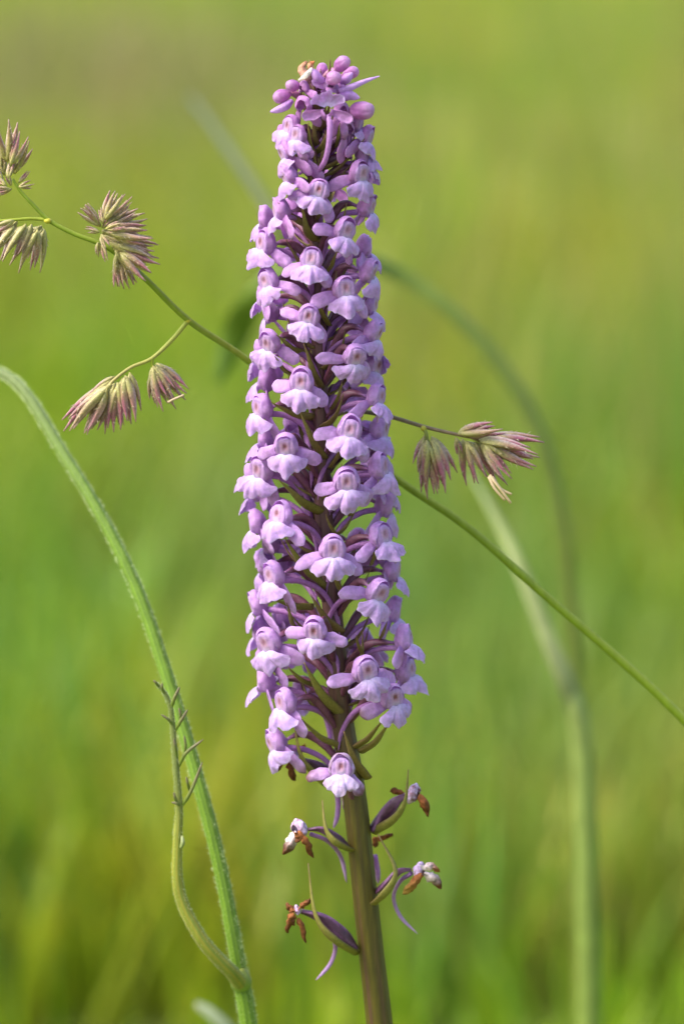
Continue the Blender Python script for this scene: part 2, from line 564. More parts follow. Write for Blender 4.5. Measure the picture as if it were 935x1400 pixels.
def lip_mesh(seed, s=1.0, wide=1.0, lean=32, pale=0.5, wither=0.0, length=1.0):
    nu, nv = 12, 37
    V, Cc = [], []
    sp = math.radians(64)
    r1, r2, r3 = [rnd.uniform(-1, 1) for _ in range(3)]
    off, midl, sl1, sl2 = rnd.uniform(-0.06, 0.06), rnd.uniform(0.85, 1.2), rnd.uniform(0.75, 1.15), rnd.uniform(0.75, 1.15)
    cu1, cu2 = rnd.uniform(-0.009, 0.014), rnd.uniform(-0.009, 0.014)
    for i in range(nu):
        t = i / (nu - 1)
        for j in range(nv):
            q = -1 + 2 * j / (nv - 1)
            ps = q * sp
            mid = max(0.0, math.cos(min(1, abs(q - off) / 0.36) * math.pi / 2)) ** 0.55
            side = max(0.0, math.cos(min(1, abs(abs(q) - 0.69) / 0.36) * math.pi / 2)) ** 0.5
            R = 25.5 + max(8.0 * midl * mid, 8.5 * (sl1 if q < 0 else sl2) * side) * length
            R += 0.8 * math.sin(q * 17 + seed) + 0.8 * math.sin(q * 31 + seed * 2)
            r = 5 + (R - 5) * t
            a = r * math.sin(ps) * (1.02 * wide)
            b = r * math.cos(ps) * 0.98
            # leaves the throat nearly level, then turns down
            la = math.radians(lean + 26 * (1 - t) - 12 * t)
            y = b * math.sin(la) - (0.010 + (cu1 if q < 0 else cu2)) * a * a + 0.8 * math.sin(q * 5 + seed) * t * t + 1.3 * math.sin(q * 12 + seed) * t ** 4 + r1 * 2.5 * t * q + r2 * 2 * t * t
            y -= 1.0 * t * math.exp(-((abs(q) - 0.36) / 0.14) ** 2)
            z = -b * math.cos(la) - 5
            x = a
            v = Vector((x, y - 1, z))
            v += Vector((0, nz(v, 0.13, seed), nz(v, 0.13, seed + 4))) * (2.8 * t + 7 * wither * t)
            if wither:
                v.x *= 1 - 0.55 * wither * t
            V.append(v * s)
            c = mix(WHITE, mix(LILAC, PALE, pale), smooth(0.0, 0.6, t) * 0.95)
            c = mix(c, WHITE, 0.65 * smooth(0.88, 1.0, t))  # pale margin of the lip, whitened further as a painted edge highlight
            vein = 0.5 + 0.5 * math.cos(q * 26)
            c = mix(c, LILAC_D, 0.20 * vein * smooth(0.2, 0.5, t) * (1 - smooth(0.8, 1, t)))
            if wither:
                k = nz(v, 0.12, seed + 20) + 1.2 * t - 0.6
                c = mix(mix(c, WHITE, 0.7), BROWN, min(1, max(0, wither * k * 2.0)))
            Cc.append(c)
    return V, grid_faces(nu, nv), Cc


def sepal_mesh(side, seed, s=1.0, droop=15, back=12, length=35, wid=8.6, pink=0.0, wither=0.0, tipbrown=0.0):
    nu, nv = 12, 9
    V, Cc = [], []
    d = Vector((side * math.cos(math.radians(droop)) * math.cos(math.radians(back)), -math.sin(math.radians(back)), -math.sin(math.radians(droop))))
    n = Vector((0, 1, 0.55))
    n = (n - d * n.dot(d)).normalized()
    c_ = d.cross(n)
    st = Vector((side * 7, -9, -5))
    curl = rnd.uniform(-8, 3)
    for i in range(nu):
        u = i / (nu - 1)
        wv = wid * (0.55 + 0.45 * smooth(0, 0.5, u)) * (1 - max(0, (u - 0.72) / 0.28) ** 2.6) ** 0.5
        wv = max(wv, 0.6)
        for j in range(nv):
            q = -1 + 2 * j / (nv - 1)
            ang = q * 1.1
            p = st + d * (length + 8) * u + c_ * (wv * math.sin(ang) / math.sin(1.1)) + n * (wv * (math.cos(ang) - 0.6) * 0.6 - 0.9 * math.exp(-(q / 0.2) ** 2) * (1 - u))
            p += n * (-5 * u * u + 2 * u) + Vector((0, 0, curl * u * u))
            p += Vector((nz(p, 0.12, seed), nz(p, 0.12, seed + 3), nz(p, 0.12, seed + 6))) * (1.7 + 5 * wither * u)
            V.append(p * s)
            c = mix(LILAC_D, LILAC, smooth(0, 0.5, u))
            c = mix(c, PALE, 0.35 * smooth(0.6, 1, u) + 0.28 * abs(q) ** 2)  # pale tip and margins, partly edge highlights put into the colour
            c = mix(c, LILAC_D, 0.3 * (j % 2 == 0) * (1 - u))
            c = mix(c, PINK, pink)
            if wither or tipbrown:
                k = u * 1.5 - 0.6 + 0.5 * nz(p, 0.2, seed)
                c = mix(mix(c, WHITE, 0.3 * wither), BROWN, min(1, max(0, k * 1.5 * max(wither, 0))) if wither else 0)
                if tipbrown:
                    c = mix(c, BROWN, tipbrown * smooth(0.72, 0.98, u + 0.1 * nz(p, 0.2, seed)))
            Cc.append(c)
    return V, grid_faces(nu, nv), Cc


def column_mesh(seed, s=1.0, brown=0.6):
    """the pale column that fills the throat, with the two brown anther pockets"""
    V, Cc, F = [], [], []
    nu, nv = 17, 23
    for i in range(nu):
        th = max(1e-4, min(math.pi - 1e-4, math.pi * i / (nu - 1)))
        for j in range(nv):
            ph = -math.pi / 2 + math.pi * j / (nv - 1)
            x = 15.5 * math.sin(th) ** 0.8 * math.sin(ph)
            z = 17.0 * math.cos(th) + 0.8
            y = 7.0 * (math.sin(th) * max(0.0, math.cos(ph))) ** 0.33 - 4.4 + 1.2 * nz((x, z, seed), 0.16)
            pocket = math.exp(-(x / 3.2) ** 2 - ((z - 4.5) / 5.0) ** 2)
            y += -3.4 * pocket + 2.2 * math.exp(-((abs(x) - 1.5) / 1.2) ** 2 - ((z - 4.5) / 3.2) ** 2)
            y -= 1.6 * math.exp(-((abs(x) - 8.5) / 1.6) ** 2) * smooth(-12, 0, z)
            v = Vector((x, y, z))
            V.append(v * s)
            c = mix(lin(222, 180, 214), WHITE, smooth(2, -8, z) * smooth(9, 4, abs(x)))
            c = mix(c, mix(LILAC, PALE, 0.15), smooth(5, 9, abs(x)))
            c = mix(c, mix(LILAC, PALE, 0.35), smooth(8, 13, z))
            c = mix(c, lin(206, 140, 160), 0.5 * math.exp(-(x / 4.6) ** 2 - ((z - 3.5) / 6.5) ** 2))
            c = mix(c, lin(128, 58, 40), min(1, brown * 1.5 * math.exp(-((abs(x) - 1.0) / 2.0) ** 2 - ((z - 5.2) / 4.2) ** 2)))
            Cc.append(c)
    return V, grid_faces(nu, nv), Cc


def place(m, o, V):
    return [o + (m @ v) * K for v in V]


def ovary_and_spur(fl, py, az, m, o, drop, seed, spur=True, slen=1.0, thick=1.0, ovcol=None, spur_pts=None, base_r=4.2):
    a = math.radians(az)
    sy = py + drop
    sc = P(ax(sy), sy, 0)
    end = o + (m @ Vector((0, -21, -2))) * K
    away = end - sc
    flat = Vector((away.x, away.y, 0))
    dirh = flat.normalized() if flat.length > 1e-6 else Vector((math.sin(a), -math.cos(a), 0))
    start = sc + dirh * lerp_table(SRAD, sy) * K * 0.55
    Lh = (end - start).length
    outv = (m @ Vector((0, 1, 0.0))).normalized()
    pth = bez(start, start + (dirh * 0.35 + Vector((0, 0, 0.42))) * Lh, end - (outv * 0.45 - Vector((0, 0, 0.10))) * Lh, end, 14)
    rad = [K * thick * (3.2 + 2.6 * math.sin(math.pi * min(1, i / 14 * 1.1)) ** 0.8 - (0.9 if i > 12 else 0)) for i in range(15)]
    oc = ovcol or mix(OVARY, lin(96, 52, 70), rnd.random() * 0.6)

    def cf(u, ang):
        r = 0.5 + 0.5 * math.cos(3 * (ang + 3.0 * u))
        return mix(mix(oc, lin(128, 84, 104), 0.28 * (1 - r)), LILAC_D, 0.6 * smooth(0.86, 1.0, u))
    v, f, c = tube(pth, rad, 15, ridges=3, ridge=0.14, twist=3.0, colf=cf)
    build('ovary', v, f, M_OVARY, fl, c)
    if spur:
        side = rnd.choice((-1, 1)) * rnd.uniform(4, 14)
        if spur_pts is None:
            p0 = o + (m @ Vector((0, -16, -9))) * K
            xl = m @ Vector((1, 0, 0))
            L = (Lh / K) * slen
            p1 = p0 + (-dirh * 0.38 * L + Vector((0, 0, -1 - 0.04 * L))) * K + xl * side * 0.25 * K
            p2 = p0 + (-dirh * 0.74 * L + Vector((0, 0, -0.20 * L - 4))) * K + xl * side * 0.7 * K
            p3 = p0 + (-dirh * 0.98 * L + Vector((0, 0, -0.55 * L - 8))) * K + xl * side * K
            p4 = p0 + (-dirh * 1.02 * L + Vector((0, 0, -0.92 * L - 8))) * K + xl * side * 1.2 * K
            sp = spline([p0, p1, p2, p3, p4], 5)
        else:
            sp = spline(spur_pts, 6)
        n = len(sp)
        rad = [K * (base_r - 1.6 * (i / (n - 1)) ** 1.5) * (1 - max(0, i / (n - 1) - 0.8) / 0.2 * 0.75) for i in range(n)]
        tint = rnd.uniform(-0.1, 0.25)
        v, f, c = tube(sp, rad, 10, colf=lambda u, ang: mix(mix(SPUR, LILAC, 0.5 * smooth(0.15, 0, u) + max(0, tint)), LILAC_D, 0.3 * u), wob=0.06)
        build('spur', v, f, M_PETAL, fl, c)
    return sc, dirh


def bract(parent, sc, az, elev=50, length=68, wid=10, bend=0.5, green=0.6, start_off=10, pts=None, seed=0):
    a = math.radians(az)
    out = Vector((math.sin(a), -math.cos(a), 0))
    if pts is None:
        e = math.radians(elev)
        b0 = sc + out * start_off * K + Vector((0, 0, -7)) * K
        d0 = out * math.cos(e * 0.55) + Vector((0, 0, math.sin(e * 0.55)))
        d1 = out * math.cos(e) + Vector((0, 0, math.sin(e)))
        d2 = out * math.cos(e + bend) + Vector((0, 0, math.sin(e + bend)))
        pts = [b0, b0 + d0 * length * 0.3 * K, b0 + (d0 * 0.3 + d1 * 0.33) * length * K, b0 + (d0 * 0.3 + d1 * 0.33 + d2 * 0.4) * length * K]
    pa = spline(pts, 5)
    n = len(pa)
    V, Cc = [], []
    nv = 7
    for i, p in enumerate(pa):
        u = i / (n - 1)
        t = (pa[min(i + 1, n - 1)] - pa[max(i - 1, 0)]).normalized()
        cside = t.cross(out)
        if cside.length < 0.2:
            cside = t.cross(Vector((0, 0, 1)))
        cside.normalize()
        nn = cside.cross(t).normalized()
        wv = wid * (0.75 + 0.25 * smooth(0, 0.25, u)) * max(0.07, (1 - u) ** 0.85 * 0.9 + 0.1 * (1 - u))
        if u > 0.55:
            wv *= 0.9
        for j in range(nv):
            q = -1 + 2 * j / (nv - 1)
            ang = q * (1.15 - 0.3 * u)
            pp = p + cside * (wv * math.sin(ang)) * K - nn * (wv * (1 - math.cos(ang)) * 0.9) * K * (1 if nn.dot(out) > 0 else -1)
            pp += cside * (1.4 * math.sin(u * 5 + seed) * u) * K
            V.append(pp)
            g = green + 0.35 * noise.noise(Vector((u * 3 + seed, q * 1.5, seed)))
            c = mix(BRACT_P, BRACT_G, min(1, max(0, g)))
            c = mix(c, lin(78, 40, 52), 0.55 * smooth(0.7, 1, abs(q)))
            c = mix(c, lin(128, 84, 70), 0.5 * smooth(0.75, 1, u))
            c = mix(c, lin(130, 128, 62), 0.3 * math.exp(-(q / 0.18) ** 2))
            Cc.append(c)
    build('bract', V, grid_faces(n, nv), M_BRACT, parent, Cc, thick=1.1 * K)


def flower(px, py, az, droopL=14, droopR=28, pitch=None, roll=None, s=None, Y=None, lean=None, br=True, drop=None, wide=1.0, brown=0.6, pale=None,
           tipbrown=0.0, wither=0.0, lip=True, spur=True, sepals=True, closed=0.0, brelev=None, braz=None, slen=None, back=None):
    seed = rnd.uniform(0, 100)
    if s is None:
        s = lerp_table([(130, 0.88), (300, 0.96), (500, 1.02), (700, 1.06), (900, 1.09), (1060, 1.08)], py) * rnd.uniform(0.93, 1.07)
    pitch = rnd.uniform(-22, 10) if pitch is None else pitch
    roll = rnd.uniform(-18, 18) if roll is None else roll
    m, o, out = frame(px, py, az + rnd.uniform(-12, 12), Y, pitch, roll)
    fl = empty('flower', o, orchid)
    pink = lerp_table([(130, 0.55), (350, 0.22), (600, 0.05), (1000, 0.0)], py) * rnd.uniform(0.6, 1.2)
    pl = lerp_table([(150, 0.2), (500, 0.32), (800, 0.5), (1050, 0.95)], py) if pale is None else pale
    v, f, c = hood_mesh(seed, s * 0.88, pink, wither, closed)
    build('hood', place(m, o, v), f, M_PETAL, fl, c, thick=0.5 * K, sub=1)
    if lip:
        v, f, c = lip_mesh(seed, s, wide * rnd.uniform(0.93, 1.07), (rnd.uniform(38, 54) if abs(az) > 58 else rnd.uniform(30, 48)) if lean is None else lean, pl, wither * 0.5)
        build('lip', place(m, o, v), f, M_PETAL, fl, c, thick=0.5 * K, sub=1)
        v, f, c = column_mesh(seed, s * 0.88, brown * rnd.uniform(0.45, 1.35))
        build('column', place(m, o, v), f, M_PETAL, fl, c, sub=1)
    if sepals:
        bk = rnd.uniform(5, 20) if back is None else back
        for side, dr in ((1, droopL), (-1, droopR)):      # local +x is the viewer's left
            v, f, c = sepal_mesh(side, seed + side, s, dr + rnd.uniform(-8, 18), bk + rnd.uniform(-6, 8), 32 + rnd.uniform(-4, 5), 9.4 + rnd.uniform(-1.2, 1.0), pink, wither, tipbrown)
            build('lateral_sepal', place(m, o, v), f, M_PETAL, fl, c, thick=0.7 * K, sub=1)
    drop = rnd.uniform(28, 40) if drop is None else drop
    sc, dirh = ovary_and_spur(fl, py, az, m, o, drop, seed, spur, slen or rnd.uniform(0.8, 1.05))
    if br and (abs(az) > 60 or py < 190):
        da = math.degrees(math.atan2(dirh.x, -dirh.y))
        bz = (da - math.copysign(rnd.uniform(14, 34), da) if abs(da) > 12 else da + rnd.choice((-1, 1)) * rnd.uniform(25, 40)) if braz is None else braz
        bract(orchid, P(ax(py + drop + 4), py + drop + 4, 0), bz, rnd.uniform(42, 60) if brelev is None else brelev, rnd.uniform(64, 86), rnd.uniform(10, 13.5),
              rnd.uniform(0.0, 0.5), rnd.uniform(0.45, 0.85), lerp_table(SRAD, py + drop) * 0.8, seed=seed)
    return fl


# faces turned to the camera: the two front columns (throat position and heading read from the photograph)
FLOWERS = [
    # px, py, heading, options
    (435, 262, -3, dict(droopL=2, droopR=40)), (425, 356, 2, dict(droopL=8, droopR=38)), (421, 435, 4, dict(droopL=-6, droopR=42)),
    (411, 525, -6, dict(droopL=2, droopR=36)), (390, 614, -22, dict(droopL=6, droopR=38)), (379, 706, -30, dict(droopL=10, droopR=42)),
    (456, 754, 0, dict(droopL=8, droopR=24, pitch=-4, roll=0)), (429, 866, -4, dict(droopL=2, droopR=20)),
    (496, 240, 30, dict(droopL=2, droopR=20)), (474, 318, 20, dict(droopL=-2, droopR=50)), (473, 397, 18, dict(droopL=0, droopR=40)),
    (487, 491, 22, dict(droopL=6, droopR=40)), (478, 590, 14, dict(droopL=4, droopR=36)), (474, 662, 12, dict(droopL=0, droopR=48)),
    (519, 814, 34, dict(droopL=2, droopR=35)), (503, 920, 24, dict(droopL=0, droopR=38)), (540, 957, 40, dict(droopL=10, droopR=50, tipbrown=0.8)),
    (466, 1052, -8, dict(droopL=6, droopR=48, tipbrown=0.8, wither=0.35, pitch=6, drop=42)),
    # left-hand column, half turned
    (393, 174, -45, dict(droopL=10, droopR=45)), (389, 243, -62, dict(droopR=40, roll=6)), (357, 334, -62, dict(droopR=20)), (363, 386, -50, dict(droopR=32)),
    (365, 472, -50, dict(droopR=28)), (352, 560, -55, dict(droopR=60)), (352, 645, -55, dict(droopR=62)), (369, 789, -45, dict(droopR=62)),
    (363, 882, -48, dict(droopR=52)), (384, 963, -55, dict(droopR=52)), (371, 1019, -58, dict(droopR=55, tipbrown=0.6)),
    # left edge, profile, lower and further round
    (386, 212, -75, dict(droopR=50, closed=0.6)), (376, 290, -85, dict(droopR=50)), (362, 430, -95, dict(droopR=75, Y=0.004)),
    (356, 517, -88, dict(droopR=75, Y=0.003)), (356, 600, -92, dict(droopR=70, Y=0.004)), (344, 640, -85, dict(droopR=60, Y=0.006)),
    (343, 718, -80, dict(droopR=60, Y=0.003)), (362, 744, -88, dict(droopR=75, Y=0.006)), (345, 830, -84, dict(droopR=66, Y=0.003)),
    (354, 932, -82, dict(droopR=74, Y=0.002)),
    # right-hand column, profile
    (506, 190, 66, dict(droopL=30)), (508, 285, 72, dict(droopL=62)), (510, 375, 70, dict(droopL=50)), (512, 420, 82, dict(droopL=30, Y=0.003)),
    (517, 458, 70, dict(droopL=34)), (516, 503, 62, dict(droopL=40, Y=0.006)), (520, 545, 66, dict(droopL=30)), (526, 590, 78, dict(droopL=40, Y=0.005)),
    (526, 640, 66, dict(droopL=30)), (535, 694, 80, dict(droopL=35, Y=0.004)), (526, 734, 52, dict(droopL=22)), (544, 782, 76, dict(droopL=50, Y=0.003)),
    (561, 874, 72, dict(droopL=40)), (545, 838, 86, dict(droopL=40, Y=0.006)), (562, 918, 78, dict(droopL=50, Y=0.002, tipbrown=0.9, pale=0.9, lean=56)),
    # the back of the spike
    (381, 846, -118, dict()), (412, 946, -140, dict(drop=30)), (478, 536, 150, dict(s=0.85)), (493, 742, 130, dict()), (500, 655, 128, dict()),
    (400, 760, -150, dict()), (430, 690, 178, dict()), (405, 450, -150, dict()), (455, 880, 165, dict()), (398, 580, -140, dict()),
    (445, 480, 175, dict()), (470, 360, 150, dict()), (405, 330, -145, dict()), (440, 250, 180, dict()), (505, 595, 125, dict()), (490, 430, 140, dict()),
    (505, 225, 110, dict(s=0.85)), (395, 290, -130, dict(s=0.85)), (500, 880, 140, dict()),
]
for px, py, az, kw in FLOWERS:
    flower(px, py, az, **kw)


# the extra florets that show at the ragged edges, further round
for px, py, az, kw in ((357, 300, -104, dict(Y=0.006)), (356, 405, -112, dict(Y=0.007)), (352, 488, -106, dict(Y=0.008)), (349, 672, -108, dict(Y=0.008)), (356, 775, -104, dict(Y=0.008)),
                       (353, 862, -110, dict(Y=0.007)), (365, 905, -100, dict(Y=0.006)), (506, 340, 104, dict(Y=0.006)), (514, 480, 112, dict(Y=0.008)), (527, 618, 106, dict(Y=0.008)),
                       (533, 760, 110, dict(Y=0.008)), (535, 668, 100, dict(Y=0.007))):
    flower(px, py, az, br=False, spur=rnd.random() < 0.5, **kw)
# broad bracts in front of the stem: foot, tip, half width
for bx, by, tx, ty, wd in ((440, 703, 382, 655, 11), (464, 736, 445, 703, 6), (443, 806, 390, 734, 12.5), (467, 866, 424, 813, 10), (429, 831, 371, 819, 7.5), (403, 862, 392, 824, 7), (509, 772, 515, 740, 6),
                           (520, 875, 528, 850, 6), (499, 900, 486, 868, 6), (467, 980, 415, 906, 13), (429, 939, 394, 912, 8.5), (466, 1022, 411, 983, 8), (501, 1066, 469, 1000, 11), (494, 1030, 533, 988, 10),
                           (486, 1024, 522, 984, 9), (438, 531, 416, 470, 9), (448, 445, 433, 402, 8), (442, 628, 412, 563, 10), (429, 572, 371, 550, 8), (419, 486, 378, 458, 9), (400, 515, 375, 487, 7.5),
                           (429, 248, 402, 206, 10), (429, 312, 380, 277, 9), (461, 200, 465, 168, 6), (452, 640, 470, 600, 6), (480, 705, 492, 668, 6), (455, 560, 468, 520, 6), (446, 375, 462, 342, 7),
                           (436, 300, 446, 262, 7), (470, 815, 452, 770, 8)):
    sgn = 1 if tx > bx else -1
    mx_, my_ = bx + (tx - bx) * 0.45, by + (ty - by) * 0.36 + 3
    q_ = bx + (tx - bx) * 0.78, by + (ty - by) * 0.70
    bract(orchid, None, 26 * sgn, wid=wd, green=rnd.uniform(0.45, 0.95), pts=[P(bx, by, -0.0015), P(mx_, my_, -0.0055), P(q_[0], q_[1], -0.0085), P(tx, ty, -0.0105)], seed=bx * 0.37)


# ------------------------------------------------------------------ top of the spike: buds and half-open flowers
def bud(px, py, r, az, tilt=0.0, Y=None, elong=1.35, drop=26, col=None):
    seed = rnd.uniform(0, 100)
    m, o, out = frame(px, py, az, Y, tilt, rnd.uniform(-10, 10))
    fl = empty('bud', o, orchid)
    V, Cc = [], []
    nu, nv = 16, 28
    for i in range(nu):
        th = math.pi * i / (nu - 1)
        for j in range(nv):
            ph = 2 * math.pi * j / nv
            rr = r * (1 - 0.15 * math.exp(-((math.sin(1.5 * ph + 0.5 * math.cos(th))) / 0.2) ** 2) + 0.10 * nz((math.cos(ph) * 2, math.sin(ph) * 2, math.cos(th) * 2), 0.8, seed))
            rad = max(0.0, math.sin(th)) ** 0.9 * (1.0 + 0.12 * math.cos(th))
            vv = Vector((rr * rad * math.cos(ph), r * elong * math.cos(th), rr * rad * math.sin(ph) * 0.95))
            V.append(vv)
            c = mix(lin(202, 138, 200), lin(184, 112, 180), 0.5 + 0.6 * nz(vv, 0.3, seed))
            c = mix(c, lin(222, 184, 224), 0.6 * smooth(0.2, 0.9, math.cos(th)))  # painted highlight, paler towards the outer end of the bud
            c = mix(c, lin(150, 128, 96), 0.35 * smooth(-0.3, -0.95, math.cos(th)))
            c = mix(c, lin(160, 92, 160), 0.5 * math.exp(-((math.sin(1.5 * ph + 0.5 * math.cos(th))) / 0.2) ** 2))
            Cc.append(c)
    F = []
    for i in range(nu - 1):
        for j in range(nv):
            j2 = (j + 1) % nv
            F.append((i * nv + j, i * nv + j2, (i + 1) * nv + j2, (i + 1) * nv + j))
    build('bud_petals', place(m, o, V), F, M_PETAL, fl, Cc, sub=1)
    a = math.radians(az)
    sy = py + drop
    sc = P(ax(sy), sy, 0)
    end = o + (m @ Vector((0, -r * elong * 0.8, 0))) * K
    pth = bez(sc, sc + Vector((0, 0, 10)) * K + (end - sc) * 0.3, end - (m @ Vector((0, 8, 0))) * K, end, 8)
    v, f, c = tube(pth, [K * x for x in (4, 4.6, 5, 5.2, 5.2, 5, 4.6, 4, 3.6)], 12, ridges=3, ridge=0.12, twist=3, colf=lambda u, g: mix(lin(118, 76, 80), lin(170, 104, 150), u))
    build('ovary', v, f, M_OVARY, fl, c)
    return sc


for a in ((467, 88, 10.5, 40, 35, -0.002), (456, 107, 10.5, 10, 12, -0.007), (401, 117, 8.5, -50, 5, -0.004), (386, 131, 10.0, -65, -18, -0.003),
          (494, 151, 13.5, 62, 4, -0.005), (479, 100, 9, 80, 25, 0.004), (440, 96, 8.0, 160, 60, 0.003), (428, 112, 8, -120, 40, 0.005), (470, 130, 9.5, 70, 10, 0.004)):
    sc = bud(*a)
for (px, py, az) in ((452, 150, -8), (392, 158, -50), (480, 165, 45), (420, 130, -140), (466, 128, 120), (432, 140, -15), (446, 128, 5), (440, 120, -30), (450, 118, 25), (436, 126, 60), (430, 132, -75)):
    bract(orchid, P(ax(py), py, 0), az, 66, rnd.uniform(42, 56), 7.5, 0.25, 0.35, 5, seed=px)
# half-open flowers near the tip
flower(412, 146, -38, s=0.72, closed=0.5, lip=False, droopL=50, droopR=40, br=False, drop=24)
flower(470, 152, 30, s=0.7, closed=0.8, lip=False, droopL=40, droopR=55, br=False, drop=26)
flower(404, 186, -28, s=0.8, closed=0.2, droopL=20, droopR=50, br=False, drop=26)
flower(494, 172, 70, s=0.75, closed=0.3, droopL=50, droopR=30, br=False, drop=26)
flower(452, 118, 20, s=0.55, closed=0.9, lip=False, spur=False, droopL=-30, droopR=-10, br=False, drop=22)
flower(412, 122, -60, s=0.55, closed=0.9, lip=False, spur=False, droopL=20, droopR=10, br=False, drop=22)
for (px, py, az, ln, wd) in ((432, 232, -26, 66, 12), (434, 226, 24, 62, 12), (434, 262, 6, 60, 11), (436, 196, -10, 52, 10), (438, 172, 30, 44, 9), (438, 160, -45, 44, 8)):
    bract(orchid, P(ax(py), py, 0), az, 74, ln, wd, 0.1, 0.4, 8, seed=px + py)
flower(437, 116, -30, s=0.62, Y=-0.0045, droopL=-30, droopR=10, pitch=30, lip=False, spur=False, br=False, drop=26)
flower(470, 118, 60, s=0.66, Y=-0.003, droopL=-10, droopR=-20, pitch=20, lip=False, spur=False, br=False, drop=26)
flower(480, 178, 48, s=0.86, closed=0.75, lip=False, droopL=60, droopR=70, br=True, drop=24)
flower(502, 212, 70, s=0.8, closed=0.6, droopL=65, droopR=30, drop=22)
flower(405, 215, -40, s=0.85, closed=0.9, lip=False, droopL=60, droopR=60, drop=22)
# an untwisted flower near the top that turns its spur to the camera
seed = 3.3
m, o, out = frame(448, 152, 176, -0.0075, 35, 180)
fl = empty('flower', o, orchid)
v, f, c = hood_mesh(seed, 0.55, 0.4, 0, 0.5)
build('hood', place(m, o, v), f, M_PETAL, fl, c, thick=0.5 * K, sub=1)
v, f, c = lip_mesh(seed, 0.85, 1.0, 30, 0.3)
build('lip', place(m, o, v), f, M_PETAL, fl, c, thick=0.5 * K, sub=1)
for side in (1, -1):
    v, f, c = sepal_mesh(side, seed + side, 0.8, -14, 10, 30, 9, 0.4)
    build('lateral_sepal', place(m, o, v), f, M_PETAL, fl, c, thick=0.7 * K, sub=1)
sp = spline([P(450, 158, -0.0085), P(451, 175, -0.010), P(449, 200, -0.0105), P(444, 220, -0.010), P(434, 236, -0.008)], 6)
v, f, c = tube(sp, [K * (4.3 - 1.0 * i / (len(sp) - 1)) for i in range(len(sp))], 12, colf=lambda u, g: mix(lin(200, 150, 210), SPUR, u))
build('spur', v, f, M_PETAL, fl, c)
# loose long sepals sticking out at the tip
def strip(parent, name, pts, wid, colA, colB, mat=M_PETAL, fold=0.8, thick=1.1, facing=Vector((0, -1, 0.4)), taper=0.8, seed=0.0, wrinkle=0.0, sub=1):
    pa = spline(pts, 5)
    n = len(pa)
    V, Cc = [], []
    nv = 7
    for i, p in enumerate(pa):
        u = i / (n - 1)
        t = (pa[min(i + 1, n - 1)] - pa[max(i - 1, 0)]).normalized()
        nn = (facing - t * facing.dot(t)).normalized()
        cs = t.cross(nn)
        wv = wid * (0.5 + 0.5 * smooth(0, 0.35, u)) * max(0.08, (1 - u ** 3) ** 0.5 if taper == 0.8 else (1 - u) ** 0.7)
        for j in range(nv):
            q = -1 + 2 * j / (nv - 1)
            pp = p + cs * (wv * q) * K - nn * (abs(q) ** 1.6 * wv * fold) * K
            if wrinkle:
                pp += Vector((nz(pp / K, 0.3, seed), nz(pp / K, 0.3, seed + 3), nz(pp / K, 0.3, seed + 7))) * wrinkle * K
            V.append(pp)
            c = mix(colA, colB, smooth(0.1, 0.9, u + 0.15 * nz(pp / K, 0.2, seed)))
            Cc.append(c)
    return build(name, V, grid_faces(n, nv), mat, parent, Cc, thick=thick * K, sub=sub)


strip(orchid, 'sepal', [P(463, 124, -0.006), P(480, 118, -0.006), P(500, 110, -0.005), P(519, 104, -0.004)], 6.5, LILAC, mix(LILAC, PALE, 0.4), taper=0)
strip(orchid, 'sepal', [P(462, 132, -0.006), P(476, 128, -0.0065), P(492, 134, -0.006)], 8, LILAC_D, LILAC)
strip(orchid, 'sepal', [P(400, 136, -0.004), P(388, 145, -0.005), P(369, 153, -0.004)], 6.5, LILAC_D, mix(LILAC, PALE, 0.3))
strip(orchid, 'sepal', [P(444, 112, -0.006), P(434, 104, -0.0065), P(427, 94, -0.006)], 7.5, LILAC_D, LILAC)
strip(orchid, 'sepal', [P(463, 112, -0.005), P(474, 105, -0.006), P(482, 99, -0.005)], 8, LILAC_D, LILAC)
wt = strip(orchid, 'withered_tip', [P(430, 112, -0.002), P(420, 104, -0.004), P(413, 92, -0.003), P(420, 83, -0.001)], 6.5, lin(204, 160, 150), lin(186, 134, 104), M_WITHER, 1.0, wrinkle=3, seed=2)
tag(wt, 'pale brown withered bud tip')
strip(orchid, 'withered_petal', [P(408, 110, -0.0055), P(418, 103, -0.0065), P(427, 92, -0.006)], 3.6, lin(220, 196, 190), lin(236, 226, 216), M_WITHER, 0.5, wrinkle=1.0, seed=5)
strip(orchid, 'withered_petal', [P(428, 100, -0.004), P(424, 88, -0.004), P(430, 84, -0.003)], 4.0, lin(200, 150, 120), lin(190, 110, 70), M_WITHER, 0.8, wrinkle=2, seed=6)

